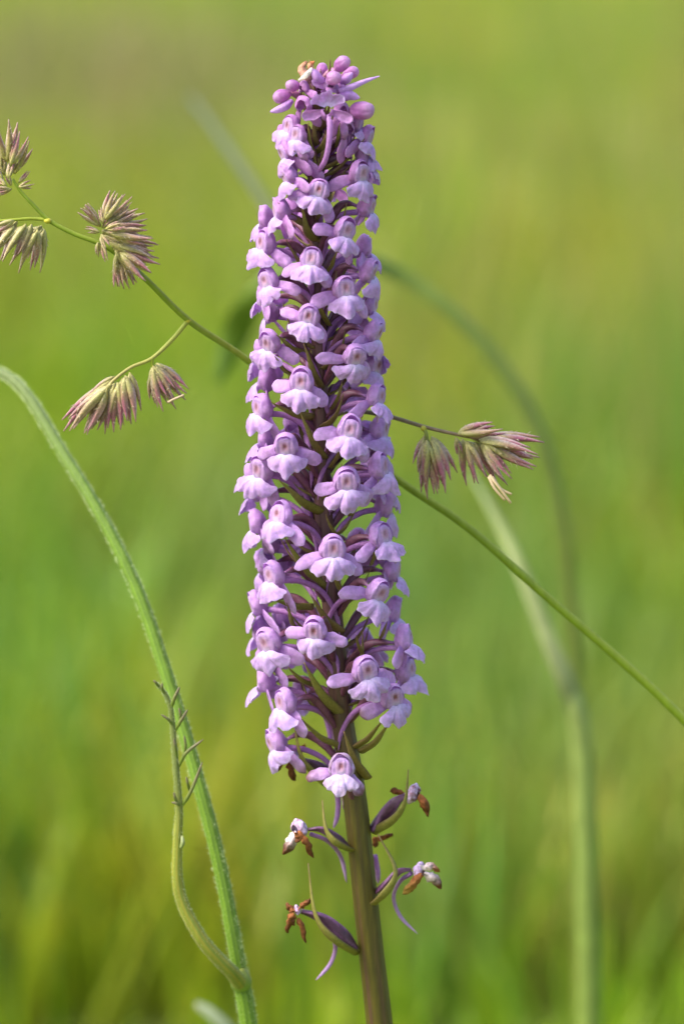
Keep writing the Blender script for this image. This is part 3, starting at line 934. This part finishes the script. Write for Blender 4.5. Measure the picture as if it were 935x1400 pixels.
# ------------------------------------------------------------------ withered flowers low on the stem
def withered(pts_ovary, head, ys, parts, bract_pts=None, spur_pts=None, thick=1.0, hs=0.6, haz=0, brown=1.0):
    fl = empty('withered_flower', P(*head), orchid)
    tag(fl, 'shrivelled brown and white flower')
    pth = spline([P(*p) for p in pts_ovary], 6)
    n = len(pth)
    rad = [K * thick * (3.6 + 5.2 * math.sin(math.pi * min(1, 0.1 + 0.95 * i / (n - 1))) ** 1.2) for i in range(n)]
    v, f, c = tube(pth, rad, 18, ridges=3, ridge=0.13, twist=2.2,
                   colf=lambda u, a: mix(lin(74, 42, 62), lin(150, 104, 150), 0.75 * smooth(0.2, 1.0, math.cos(a * 3 + 6.6 * u)) * (1 - 0.5 * u)))
    build('ovary', v, f, M_OVARY, fl, c)
    m, o, out = frame(head[0], head[1], haz, head[2], -8, 0)
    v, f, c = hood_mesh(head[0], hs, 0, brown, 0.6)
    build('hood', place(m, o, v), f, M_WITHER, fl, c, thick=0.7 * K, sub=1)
    for k, (pp, wd, ca, cb) in enumerate(parts):
        strip(fl, 'shrivelled_petal', [P(*p) for p in pp], wd, ca, cb, M_WITHER, 1.0, 1.2, wrinkle=5.0, seed=k * 3.1 + head[0])
    if spur_pts:
        sp = spline([P(*p) for p in spur_pts], 6)
        v, f, c = tube(sp, [K * (4.4 - 1.2 * i / (len(sp) - 1)) * (1 - (max(0, i / (len(sp) - 1) - 0.75) / 0.25) ** 2 * 0.85) for i in range(len(sp))], 10, flat=0.7, colf=lambda u, a: mix(lin(164, 118, 172), lin(190, 158, 200), u))
        build('spur', v, f, M_PETAL, fl, c)
    if bract_pts:
        pts = [P(*p) for p in bract_pts]
        d = pts[2] - pts[0]
        az = math.copysign(28, d.x)
        bract(orchid, None, az, wid=11, green=0.95, pts=pts, seed=head[0])


BW = lin(226, 206, 206)
BR1, BR2 = lin(150, 92, 50), lin(96, 56, 30)
withered([(478, 1160, -0.001), (462, 1147, -0.004), (440, 1134, -0.005), (421, 1134, -0.005)], (404, 1136, -0.005), 0,
         [([(404, 1136, -0.006), (397, 1152, -0.008), (388, 1170, -0.007)], 9, BW, BR2), ([(408, 1138, -0.007), (420, 1153, -0.008), (428, 1174, -0.007)], 5, BR1, BR2),
          ([(404, 1138, -0.0085), (408, 1146, -0.009), (404, 1152, -0.009)], 5, BR1, BR2)],
         [(482, 1166, -0.001), (462, 1156, -0.006), (446, 1134, -0.006), (440, 1094, -0.004)],
         [(424, 1140, -0.004), (448, 1150, -0.003), (466, 1172, 0.002), (474, 1207, 0.003)], 0.62, 0.72, -50, 0.45)
withered([(508, 1136, 0.001), (522, 1118, 0.001), (540, 1098, 0.0), (554, 1088, 0)], (571, 1089, 0.0), 0,
         [([(572, 1088, -0.001), (581, 1099, -0.002), (585, 1117, -0.001)], 7, BR1, BR2), ([(556, 1088, 0.002), (545, 1082, 0.002), (532, 1080, 0.003)], 4, BR1, BR2)],
         [(510, 1140, 0.001), (535, 1124, -0.002), (553, 1098, -0.003), (559, 1052, -0.002)], None, 1.05, 0.72, 65, 0.8)
withered([(512, 1222, 0), (528, 1208, -0.003), (545, 1192, -0.003), (562, 1189, -0.003)], (579, 1193, -0.003), 0,
         [([(576, 1195, -0.005), (563, 1210, -0.006), (550, 1222, -0.005)], 7, BR1, lin(140, 110, 50)), ([(580, 1193, -0.004), (595, 1202, -0.004), (605, 1215, -0.003)], 8, BW, BR2),
          ([(574, 1186, -0.004), (590, 1184, -0.004), (601, 1192, -0.003)], 6, BW, BR1)],
         [(510, 1240, -0.001), (526, 1224, -0.006), (542, 1190, -0.006), (517, 1140, -0.004)],
         [(562, 1194, -0.003), (546, 1206, -0.001), (538, 1228, 0.0), (548, 1254, 0), (571, 1277, -0.001)], 0.62, 0.6, 70, 0.7)
withered([(486, 1296, -0.001), (468, 1278, -0.004), (440, 1255, -0.005), (412, 1246, -0.005)], (403, 1246, -0.005), 0,
         [([(404, 1250, -0.006), (396, 1262, -0.007), (390, 1277, -0.006)], 5, BR1, BR2), ([(406, 1254, -0.007), (413, 1268, -0.008), (418, 1291, -0.007)], 4.5, BR1, BR2),
          ([(408, 1244, -0.006), (416, 1236, -0.006), (424, 1230, -0.006)], 4, BR1, BR2), ([(404, 1246, -0.008), (396, 1240, -0.008), (390, 1236, -0.007)], 5, BR1, BR2),
          ([(402, 1246, -0.008), (398, 1256, -0.0085), (402, 1264, -0.008)], 6, BR1, BR2)],
         [(486, 1306, -0.001), (458, 1288, -0.007), (432, 1252, -0.0075), (422, 1180, -0.005)],
         [(457, 1284, -0.003), (458, 1300, -0.002), (450, 1320, -0.002), (432, 1340, -0.003)], 1.0, 0.34, -70, 1.0)
withered([(475, 1072, 0.001), (455, 1062, 0.002), (432, 1046, 0.002), (412, 1038, 0.002)], (396, 1034, 0.002), 0,
         [([(396, 1040, 0.001), (398, 1052, 0.0), (403, 1070, 0.001)], 4.5, BR1, BR2), ([(386, 1038, 0.001), (382, 1048, 0.0), (382, 1056, 0.001)], 4.5, BR1, BR2),
          ([(404, 1032, 0.003), (412, 1024, 0.003), (419, 1017, 0.003)], 4, lin(170, 100, 50), BR1)],
         [(478, 1082, 0.001), (440, 1068, -0.001), (412, 1035, -0.002), (403, 980, -0.001)], None, 0.95, 0.55, -70, 0.6)
# a brown scrap and two loose spurs behind the stem
fl = empty('withered_flower', P(520, 1145, 0.006), orchid)
strip(fl, 'shrivelled_petal', [P(510, 1150, 0.006), P(524, 1144, 0.006), P(539, 1140, 0.006)], 4, BR1, BR2, M_WITHER, 1.0, 1.2, wrinkle=4, seed=9)
strip(fl, 'shrivelled_petal', [P(514, 1144, 0.006), P(513, 1152, 0.006), P(513, 1160, 0.006)], 4, BR1, BR2, M_WITHER, 1.0, 1.2, wrinkle=4, seed=12)
for pts in ([(455, 1070, 0.002), (462, 1092, 0.003), (461, 1116, 0.003), (456, 1132, 0.003)], [(512, 1170, 0.004), (516, 1190, 0.005), (517, 1208, 0.006)]):
    sp = spline([P(*p) for p in pts], 6)
    v, f, c = tube(sp, [K * (4.4 - 1.4 * i / (len(sp) - 1)) * (1 - (max(0, i / (len(sp) - 1) - 0.75) / 0.25) ** 2 * 0.85) for i in range(len(sp))], 10, colf=lambda u, a: mix(SPUR, lin(196, 160, 206), u))
    build('spur', v, f, M_PETAL, orchid, c)

# ------------------------------------------------------------------ cocksfoot grass leaning behind the orchid
gtop = [(935 + 900, 2300, 0.02), (1500, 1650, 0.02), (1180, 1235, 0.02), (935, 985, 0.019), (850, 905, 0.019), (740, 810, 0.019), (640, 722, 0.019), (545, 657, 0.019), (440, 575, 0.018), (335, 490, 0.014),
        (258, 438, 0.008), (200, 382, 0.004), (150, 340, 0.002), (100, 319, 0.002), (67, 301, 0.002), (44, 278, 0.002), (29, 262, 0.002), (18, 245, 0.002)]
gp = [P(*p) for p in gtop]
gp[0] = P(1835, 2300, 0.02)
gbase = Vector((gp[0].x + 0.05, 0.02, -0.01))
gp = [gbase] + gp
cg = empty('cocksfoot_grass', Vector((gbase.x, gbase.y, 0)))
tag(cg, 'thin flowering grass leaning behind the orchid, with purple tufted seed heads', 'grass', kind='thing')
pth = spline(gp, 8)
n = len(pth)
rads = [K * lerp_table([(0, 7.5), (0.25, 6.5), (0.45, 5.2), (0.62, 4.4), (0.75, 3.4), (0.9, 2.6), (1, 1.8)], i / (n - 1)) for i in range(n)]
GG, GY = lin(112, 138, 28), lin(138, 150, 44)
v, f, c = tube(pth, rads, 12, ridges=5, ridge=0.05, colf=lambda u, a: mix(mix(GG, GY, 0.5 + 0.5 * math.sin(a)), lin(100, 118, 34), 0.35 * smooth(0.5, 0.7, u)))
build('stem', v, f, M_STALK, cg, c)


def twig(name, pts, r0, r1, ca, cb, parent):
    sp = spline([P(*p) for p in pts], 6)
    v, f, c = tube(sp, [K * (r0 + (r1 - r0) * i / (len(sp) - 1)) for i in range(len(sp))], 10, colf=lambda u, a: mix(ca, cb, u))
    return build(name, v, f, M_STALK, parent, c)


def node_bulb(px, py, Y, r, parent):
    sp = [P(px, py + 4, Y), P(px, py + 2, Y), P(px, py, Y), P(px, py - 2, Y), P(px, py - 4, Y)]
    v, f, c = tube(sp, [K * r * x for x in (0.3, 0.85, 1, 0.85, 0.3)], 10, colf=lambda u, a: lin(170, 165, 50))
    build('node', v, f, M_STALK, parent, c)


def spikelet(parent, bx, by, tx, ty, Y, purple=0.5, wid=None, scales=4, dz=0.0):
    b, t = P(bx, by, Y), P(tx, ty, Y + dz)
    L = (t - b).length
    d0 = (t - b).normalized()
    face = Vector((rnd.uniform(-0.5, 0.5), -1, rnd.uniform(-0.3, 0.5)))
    n0 = (face - d0 * face.dot(d0)).normalized()
    s0 = d0.cross(n0)
    wd = wid or L * rnd.uniform(0.16, 0.22)
    V, F, Cc = [], [], []
    seed = rnd.uniform(0, 99)
    for k in range(scales):
        fan = (k - (scales - 1) / 2) / max(1, (scales - 1) / 2)
        ang = fan * rnd.uniform(0.08, 0.27) + rnd.uniform(-0.05, 0.05)
        dirk = (d0 * math.cos(ang) + s0 * math.sin(ang)).normalized()
        Lk = L * (1 - 0.16 * abs(fan) * rnd.uniform(0.4, 1.6))
        st = b + d0 * L * 0.05 * k * 0.6 + n0 * wd * 0.22 * (k % 2) - n0 * wd * 0.15 * abs(fan)
        sg = 1 if fan >= 0 else -1
        off = len(V)
        nu, nv = 10, 5
        pu = min(1, max(0, purple + rnd.uniform(-0.35, 0.35)))
        for i in range(nu):
            u = i / (nu - 1)
            wv = wd * 0.52 * max(0.0, math.sin(math.pi * min(1, u ** 0.62 * 0.96 + 0.04))) ** 1.05
            wv = max(wv, L * 0.006)
            for j in range(nv):
                q = -1 + 2 * j / (nv - 1)
                p = st + dirk * Lk * u + s0 * (wv * q * 0.8) + n0 * (wv * (0.75 - abs(q) ** 1.3)) + s0 * sg * L * 0.05 * math.sin(u * 2.6)
                V.append(p)
                c = mix(lin(190, 184, 116), lin(176, 168, 92), u)
                pt = smooth(0.1, 0.75, u + 0.3 * noise.noise(Vector((u * 3 + seed, q * 2, k * 3.0)))) * pu
                c = mix(c, lin(172, 104, 122), min(1, pt * 1.25))
                c = mix(c, lin(232, 214, 206), 0.85 * smooth(0.45, 1, abs(q)) * smooth(0.05, 0.4, u))
                c = mix(c, lin(196, 160, 160), 0.7 * smooth(0.8, 1, u))
                Cc.append(c)
        F += grid_faces(nu, nv, off)
        for h in range(9):            # bristles along the keel
            u = 0.25 + 0.075 * h
            i = min(nu - 2, int(u * (nu - 1)))
            root = V[off + i * nv + rnd.choice((0, 2, 4))]
            hd = (dirk * 0.8 + s0 * rnd.uniform(-1, 1) + n0 * rnd.uniform(0, 0.6)).normalized()
            q0 = len(V)
            V += [root - dirk * L * 0.012, root + dirk * L * 0.012, root + hd * L * rnd.uniform(0.05, 0.1)]
            Cc += [lin(214, 200, 170)] * 3
            F.append((q0, q0 + 1, q0 + 2))
    o = build('spikelet', V, F, M_SPIKE, parent, Cc, thick=0.7 * K)
    return o


def cluster(label, cx, cy, Y, rows_, purple, wid=None):
    e = empty('spikelet_cluster', P(cx, cy, Y), cg)
    e['label'] = label
    for k, (bx, by, tx, ty) in enumerate(rows_):
        spikelet(e, bx, by, tx, ty, Y + rnd.uniform(-0.0025, 0.0025), purple, wid, rnd.choice((2, 3, 4)), rnd.uniform(-0.003, 0.002))
    return e


A_ = [(10, 222, 13, 164), (15, 228, 28, 181), (20, 238, 40, 193), (7, 240, -1, 200), (26, 250, 41, 232), (26, 256, 47, 252), (16, 254, 9, 238), (10, 254, -8, 242),
      (17, 258, -8, 263), (2, 230, -5, 190), (12, 244, 18, 214), (6, 248, -14, 226)]
cluster('open grassy tuft at the left edge of the frame', 18, 246, 0.002, A_, 0.55)
twig('branch', [(67, 301, 0.002), (45, 299, 0.002), (15, 301, 0.001), (-20, 304, 0.001)], 2.6, 1.8, GY, GY, cg)
node_bulb(66, 302, 0.002, 6.0, cg)
B_ = [(57, 308, 17, 343), (59, 311, 41, 356), (61, 313, 48, 375), (52, 314, 29, 372), (24, 302, -2, 338), (20, 301, -12, 318), (36, 306, 4, 356), (20, 308, -10, 358), (10, 302, -25, 340), (44, 306, 22, 348)]
cluster('drooping grassy tuft at the left edge of the frame', 60, 306, 0.002, B_, 0.4)
C_ = [(142, 300, 158, 260), (144, 301, 165, 261), (146, 303, 180, 269), (148, 306, 176, 283), (153, 310, 201, 295), (154, 307, 184, 289), (149, 311, 205, 311), (151, 320, 209, 322),
      (163, 328, 214, 329), (150, 326, 222, 346), (160, 330, 216, 340), (148, 329, 218, 361), (160, 335, 212, 357), (137, 307, 115, 281), (137, 309, 109, 287), (142, 306, 140, 283),
      (137, 317, 117, 313), (138, 331, 147, 360), (161, 346, 165, 393), (163, 348, 183, 396), (164, 345, 207, 382), (164, 347, 196, 386), (140, 318, 146, 326), (146, 312, 192, 303), (134, 331, 136, 350),
      (152, 316, 200, 336), (146, 305, 170, 272), (144, 302, 150, 268), (158, 342, 176, 392), (140, 312, 150, 300), (139, 316, 156, 318), (141, 322, 160, 332), (138, 320, 148, 338), (138, 310, 128, 296), (144, 314, 170, 306), (142, 318, 172, 318)]
cluster('dense round grassy tuft on the upper left stalk', 145, 320, 0.0, C_, 0.42)
node_bulb(257, 438, 0.008, 5.5, cg)
twig('branch', [(258, 438, 0.008), (236, 464, 0.006), (208, 490, 0.004), (180, 502, 0.003), (158, 518, 0.002), (140, 536, 0.001)], 3.2, 2.0, GY, lin(165, 150, 95), cg)
D_ = [(158, 514, 123, 541), (155, 519, 91, 589), (150, 527, 105, 596), (153, 527, 121, 593), (155, 525, 143, 591), (157, 524, 132, 581), (161, 523, 160, 589), (165, 521, 176, 581), (171, 513, 181, 582),
      (177, 509, 188, 567), (146, 532, 100, 590), (152, 524, 113, 585), (159, 522, 150, 586), (168, 516, 170, 574)]
cluster('drooping purple grassy tuft at the end of a side branch', 160, 517, 0.002, D_, 0.62)
twig('branch', [(208, 490, 0.004), (208, 496, 0.004), (209, 502, 0.004)], 2.8, 2.2, GY, GY, cg)
E_ = [(207, 502, 222, 552), (209, 500, 227, 560), (212, 498, 238, 545), (214, 496, 260, 536), (215, 499, 253, 545), (206, 508, 216, 550), (214, 504, 240, 558), (210, 500, 232, 540)]
cluster('small drooping grassy tuft beside the branch fork', 209, 500, 0.004, E_, 0.6)
# the lower branch, out to the right of the orchid
twig('branch', [(440, 575, 0.018), (480, 562, 0.015), (530, 569, 0.010), (578, 583, 0.006), (615, 592, 0.004), (655, 600, 0.003), (690, 605, 0.002)], 3.6, 1.8, lin(96, 96, 62), lin(130, 104, 80), cg)
twig('branch', [(578, 583, 0.006), (582, 592, 0.005), (585, 606, 0.005)], 2.8, 2.2, GY, lin(110, 110, 60), cg)
node_bulb(579, 586, 0.0055, 4.5, cg)
F1 = [(580, 595, 574, 642), (583, 602, 579, 655), (585, 608, 587, 680), (591, 600, 603, 676), (589, 597, 612, 666), (588, 608, 593, 664), (584, 604, 581, 668)]
cluster('small dark purple grassy tuft hanging right of the orchid', 585, 604, 0.005, F1, 0.8)
F2 = [(625, 593, 685, 582), (637, 595, 697, 598), (656, 600, 742, 614), (654, 602, 734, 626), (660, 604, 730, 635), (631, 600, 646, 668), (622, 598, 630, 622), (637, 603, 660, 662), (640, 603, 672, 652),
      (659, 605, 698, 655), (656, 606, 694, 660), (668, 604, 716, 632), (640, 594, 690, 590), (676, 606, 724, 622), (650, 598, 714, 605), (648, 604, 680, 645)]
cluster('large purple grassy tuft right of the orchid', 632, 598, 0.003, F2, 0.8)
an = empty('spent_anthers', P(670, 650, 0.0), cg)
for pts in ([(669, 650, 0), (680, 664, -0.001), (698, 688, -0.001)], [(672, 652, 0), (684, 668, 0), (699, 676, 0)], [(668, 652, 0), (676, 668, -0.001), (690, 684, -0.001)]):
    twig('anther', pts, 2.4, 1.7, lin(214, 190, 150), lin(200, 170, 130), an)
an2 = empty('spent_anthers', P(232, 548, 0.002), cg)
twig('anther', [(230, 550, 0.002), (240, 545, 0.001), (252, 540, 0.001)], 1.9, 1.6, lin(180, 160, 130), lin(170, 150, 120), an2)

# ------------------------------------------------------------------ bent green stalk on the left, with a side shoot
SL = [(-120, 640, 0.055), (-75, 545, 0.055), (-35, 508, 0.055), (0, 509, 0.053), (36, 538, 0.049), (82, 612, 0.042), (140, 708, 0.034), (190, 812, 0.027), (232, 935, 0.021), (272, 1070, 0.015), (302, 1190, 0.012),
      (322, 1295, 0.010), (330, 1340, 0.010), (341, 1410, 0.010), (352, 1560, 0.010), (362, 1900, 0.010), (366, 2680, 0.010)]
st = empty('bent_stalk', P(366, 2680, 0.010))
tag(st, 'smooth green bent stalk left of the orchid, with a slender side shoot', 'plant', kind='thing')
pth = spline([P(*p) for p in SL], 7)
n = len(pth)
rads = [K * lerp_table([(0, 5.5), (0.2, 7.5), (0.35, 9), (0.5, 10), (0.72, 11), (0.78, 13), (1, 14)], i / (n - 1)) for i in range(n)]
S1, S2 = lin(108, 138, 40), lin(88, 118, 32)
v, f, c = tube(pth, [r * 0.92 for r in rads], 40, ridges=11, ridge=0.03, colf=lambda u, a: mix(mix(S1, S2, 0.5 + 0.5 * math.cos(9 * a)), lin(108, 112, 84), 0.55 * smooth(0.42, 0.2, u)))
build('stem', v, f, M_STALK, st, c)
def fuzz(parent, path, rads, count, length, col):
    V, F, Cc = [], [], []
    n = len(path)
    for _ in range(count):
        i = rnd.randrange(2, n - 2)
        p = path[i].lerp(path[i + 1], rnd.random())
        t = (path[i + 1] - path[i]).normalized()
        a = rnd.uniform(0, 2 * math.pi)
        u0 = t.orthogonal().normalized()
        nn = (u0 * math.cos(a) + t.cross(u0) * math.sin(a)).normalized()
        r = p + nn * rads[i] * 0.97
        q = len(V)
        V += [r - t * 0.35 * K, r + t * 0.35 * K, r + (nn + t * rnd.uniform(-0.8, 0.3)) * length * rnd.uniform(0.6, 1.2) * K]
        F.append((q, q + 1, q + 2))
        Cc += [col] * 3
    o = build('fine_hairs', V, F, M_STALK, parent, Cc)
    o['kind'] = 'stuff'


fuzz(st, pth, rads, 5200, 3.6, lin(190, 205, 150))
# small nodding tip outside the frame
sp = [P(-118, 632, 0.055), P(-124, 650, 0.055), P(-130, 672, 0.055), P(-134, 690, 0.055)]
v, f, c = tube(spline(sp, 4), [K * x for x in (5, 7, 9, 11, 12, 13, 13, 13, 12, 10, 8, 5, 2)], 12, colf=lambda u, a: S2)
build('closed_bud', v, f, M_STALK, st, c)
sh = empty('side_shoot', P(328, 1340, 0.006), st)
SH = [(330, 1346, 0.009), (318, 1330, 0.005), (300, 1312, 0.003), (276, 1284, 0.002), (252, 1240, 0.002), (243, 1203, 0.002), (243, 1150, 0.002), (245, 1107, 0.002), (242, 1061, 0.002), (238, 1014, 0.002), (234, 971, 0.002), (226, 948, 0.002), (212, 932, 0.002)]
pth = spline([P(*p) for p in SH], 7)
n = len(pth)
rads = [K * lerp_table([(0, 11), (0.1, 10), (0.25, 9.0), (0.4, 7.8), (0.55, 5.8), (0.62, 4.8), (0.75, 4.0), (0.85, 3.4), (0.93, 2.6), (1, 1.6)], i / (n - 1)) for i in range(n)]
v, f, c = tube(pth, rads, 18, ridges=7, ridge=0.05, colf=lambda u, a: mix(mix(lin(150, 142, 52), lin(112, 130, 48), 0.5 + 0.5 * math.cos(7 * a)), lin(108, 118, 60), smooth(0.45, 0.7, u)))
build('shoot_stem', v, f, M_STALK, sh, c)
fuzz(sh, pth, rads, 1800, 2.6, lin(190, 200, 150))
sp = spline([P(331, 1352, 0.0095), P(330, 1344, 0.0093), P(328, 1336, 0.0092), P(325, 1326, 0.0095)], 4)
v, f, c = tube(sp, [K * x for x in (12, 13, 14, 14.6, 15, 15, 15, 14.6, 14.2, 13.8, 13.2, 12.6, 11.5)], 18, colf=lambda u, a: mix(S1, lin(150, 140, 76), 0.5 * u))
build('node_collar', v, f, M_STALK, st, c)
LF = [[(234, 970), (238, 956), (246, 939)], [(238, 994), (231, 984), (221, 977)], [(239, 1000), (247, 986), (257, 970)], [(245, 990), (247, 978), (245, 968)], [(244, 1050), (254, 1030), (278, 1011)],
      [(252, 1034), (254, 1020), (252, 1006)], [(243, 1040), (240, 1022), (238, 1010)], [(246, 1106), (261, 1082), (277, 1042)], [(260, 1084), (257, 1072), (255, 1062)], [(246, 1104), (240, 1092), (238, 1083)],
      [(248, 1104), (243, 1099), (235, 1097)], [(226, 950), (222, 941), (222, 934)], [(218, 940), (214, 934), (210, 930)]]
for k, pts in enumerate(LF):
    strip(sh, 'leaflet', [P(x, y, 0.002 - 0.0015 * (i > 0)) for i, (x, y) in enumerate(pts)], 2.3 if k in (4, 7, 0, 2) else 1.7, lin(104, 124, 42), lin(104, 96, 70), M_STALK, 0.7, 1.2, taper=0.8, seed=k, sub=0)
strip(st, 'bud_scale', [P(247, 1160, 0.001), P(250, 1152, 0.0005), P(249, 1143, 0.001)], 2.6, lin(130, 142, 84), lin(150, 158, 112), M_STALK, 0.8, 1.2, sub=0)

# ------------------------------------------------------------------ out-of-focus plants a little way behind
def ribbon(parent, name, pts, wid, colA, colB, facing=Vector((0.3, -1, 0.5)), fold=0.3):
    pa = spline(pts, 8)
    n = len(pa)
    V, Cc = [], []
    nv = 5
    for i, p in enumerate(pa):
        u = i / (n - 1)
        t = (pa[min(i + 1, n - 1)] - pa[max(i - 1, 0)]).normalized()
        fc = facing(u) if callable(facing) else facing
        nn = (fc - t * fc.dot(t)).normalized()
        cs = t.cross(nn)
        wv = (wid(u) if callable(wid) else wid)
        for j in range(nv):
            q = -1 + 2 * j / (nv - 1)
            V.append(p + cs * (wv * q * 0.5) - nn * (abs(q) * wv * fold * 0.5))
            Cc.append(mix(colA, colB, u))
    return build(name, V, grid_faces(n, nv), M_LEAF, parent, Cc, thick=0.0004, sub=1)


def bg_tube(parent, name, pts, rad, ca, cb):
    sp = spline(pts, 8)
    n = len(sp)
    v, f, c = tube(sp, [rad(i / (n - 1)) for i in range(n)], 12, colf=lambda u, a: mix(ca, cb, u))
    return build(name, v, f, M_LEAF, parent, c)


YB = 0.21
r1 = empty('arching_grass', Vector((P(806, 1400, YB).x + 0.002, YB, 0)))
tag(r1, 'blurred pale green grass arching over behind the orchid from a jointed stem', 'grass', kind='thing')
bg_tube(r1, 'stem', [Vector((P(806, 1400, YB).x + 0.002, YB, -0.005)), P(806, 1800, YB), P(805, 1400, YB), P(802, 1200, YB), P(798, 1060, YB), P(792, 995, YB), P(777, 938, YB), P(760, 895, YB)], lambda u: 0.0034 - 0.0007 * u - 0.0022 * smooth(0.75, 1.0, u), lin(128, 152, 62), lin(150, 164, 96))
ribbon(r1, 'leaf_blade', [P(793, 985, YB), P(772, 925, YB - 0.003), P(745, 860, YB), P(705, 760, YB + 0.01), P(672, 695, YB + 0.03), P(640, 640, YB + 0.07)], lambda u: 0.0052 * (1 - u) ** 0.6 + 0.0008, lin(160, 168, 112), lin(146, 160, 90))
r1b = empty('looping_grass', Vector((P(799, 1400, YB + 0.07).x, YB + 0.07, 0)))
tag(r1b, 'blurred thin grass leaf that loops over behind the orchid and droops to its left', 'grass', kind='thing')
Y2 = YB + 0.07
ribbon(r1b, 'leaf_blade', [Vector((P(799, 1400, Y2).x, Y2, -0.005)), P(798, 1700, Y2), P(796, 1300, Y2), P(792, 1050, Y2), P(783, 850, Y2), P(764, 690, Y2), P(730, 575, Y2), P(678, 490, Y2), P(610, 418, Y2), P(545, 373, Y2), P(480, 352, Y2 - 0.01),
                             P(410, 360, Y2 - 0.01), P(352, 402, Y2 - 0.01), P(322, 458, Y2), P(298, 525, Y2)],
       lambda u: lerp_table([(0, 0.0045), (0.5, 0.005), (0.75, 0.005), (0.86, 0.0058), (0.92, 0.0088), (0.96, 0.0066), (1, 0.0015)], u), lin(150, 158, 78), lin(100, 130, 40),
       facing=Vector((0.3, -1, 0.5)))
Y3 = 0.30
r2 = empty('grey_grass_stem', Vector((P(530, 1400, Y3).x, Y3, 0)))
tag(r2, 'blurred grey-green grass stem rising to the upper left behind the orchid', 'grass', kind='thing')
bg_tube(r2, 'stem', [Vector((P(530, 1400, Y3).x, Y3, -0.005)), P(521, 1400, Y3), P(486, 1100, Y3), P(455, 800, Y3), P(445, 560, Y3), P(420, 400, Y3), P(375, 300, Y3), P(330, 230, Y3 + 0.03), P(295, 180, Y3 + 0.08), P(262, 135, Y3 + 0.14)],
        lambda u: 0.0016 + 0.0006 * math.sin(math.pi * u) - 0.0006 * u, lin(92, 104, 48), lin(104, 112, 72))
Y4 = 0.16
r3 = empty('pale_leaf', Vector((P(330, 1400, Y4).x, Y4, 0)))
tag(r3, 'blurred whitish leaf tip at the bottom edge beside the bent stalk', 'leaf', kind='thing')
ribbon(r3, 'leaf_blade', [Vector((P(345, 1400, Y4).x, Y4, -0.004)), P(345, 1900, Y4), P(338, 1500, Y4), P(318, 1420, Y4), P(292, 1388, Y4), P(268, 1372, Y4)], lambda u: 0.004 * (1 - u) ** 0.4 + 0.001, lin(130, 150, 90), lin(190, 198, 160))
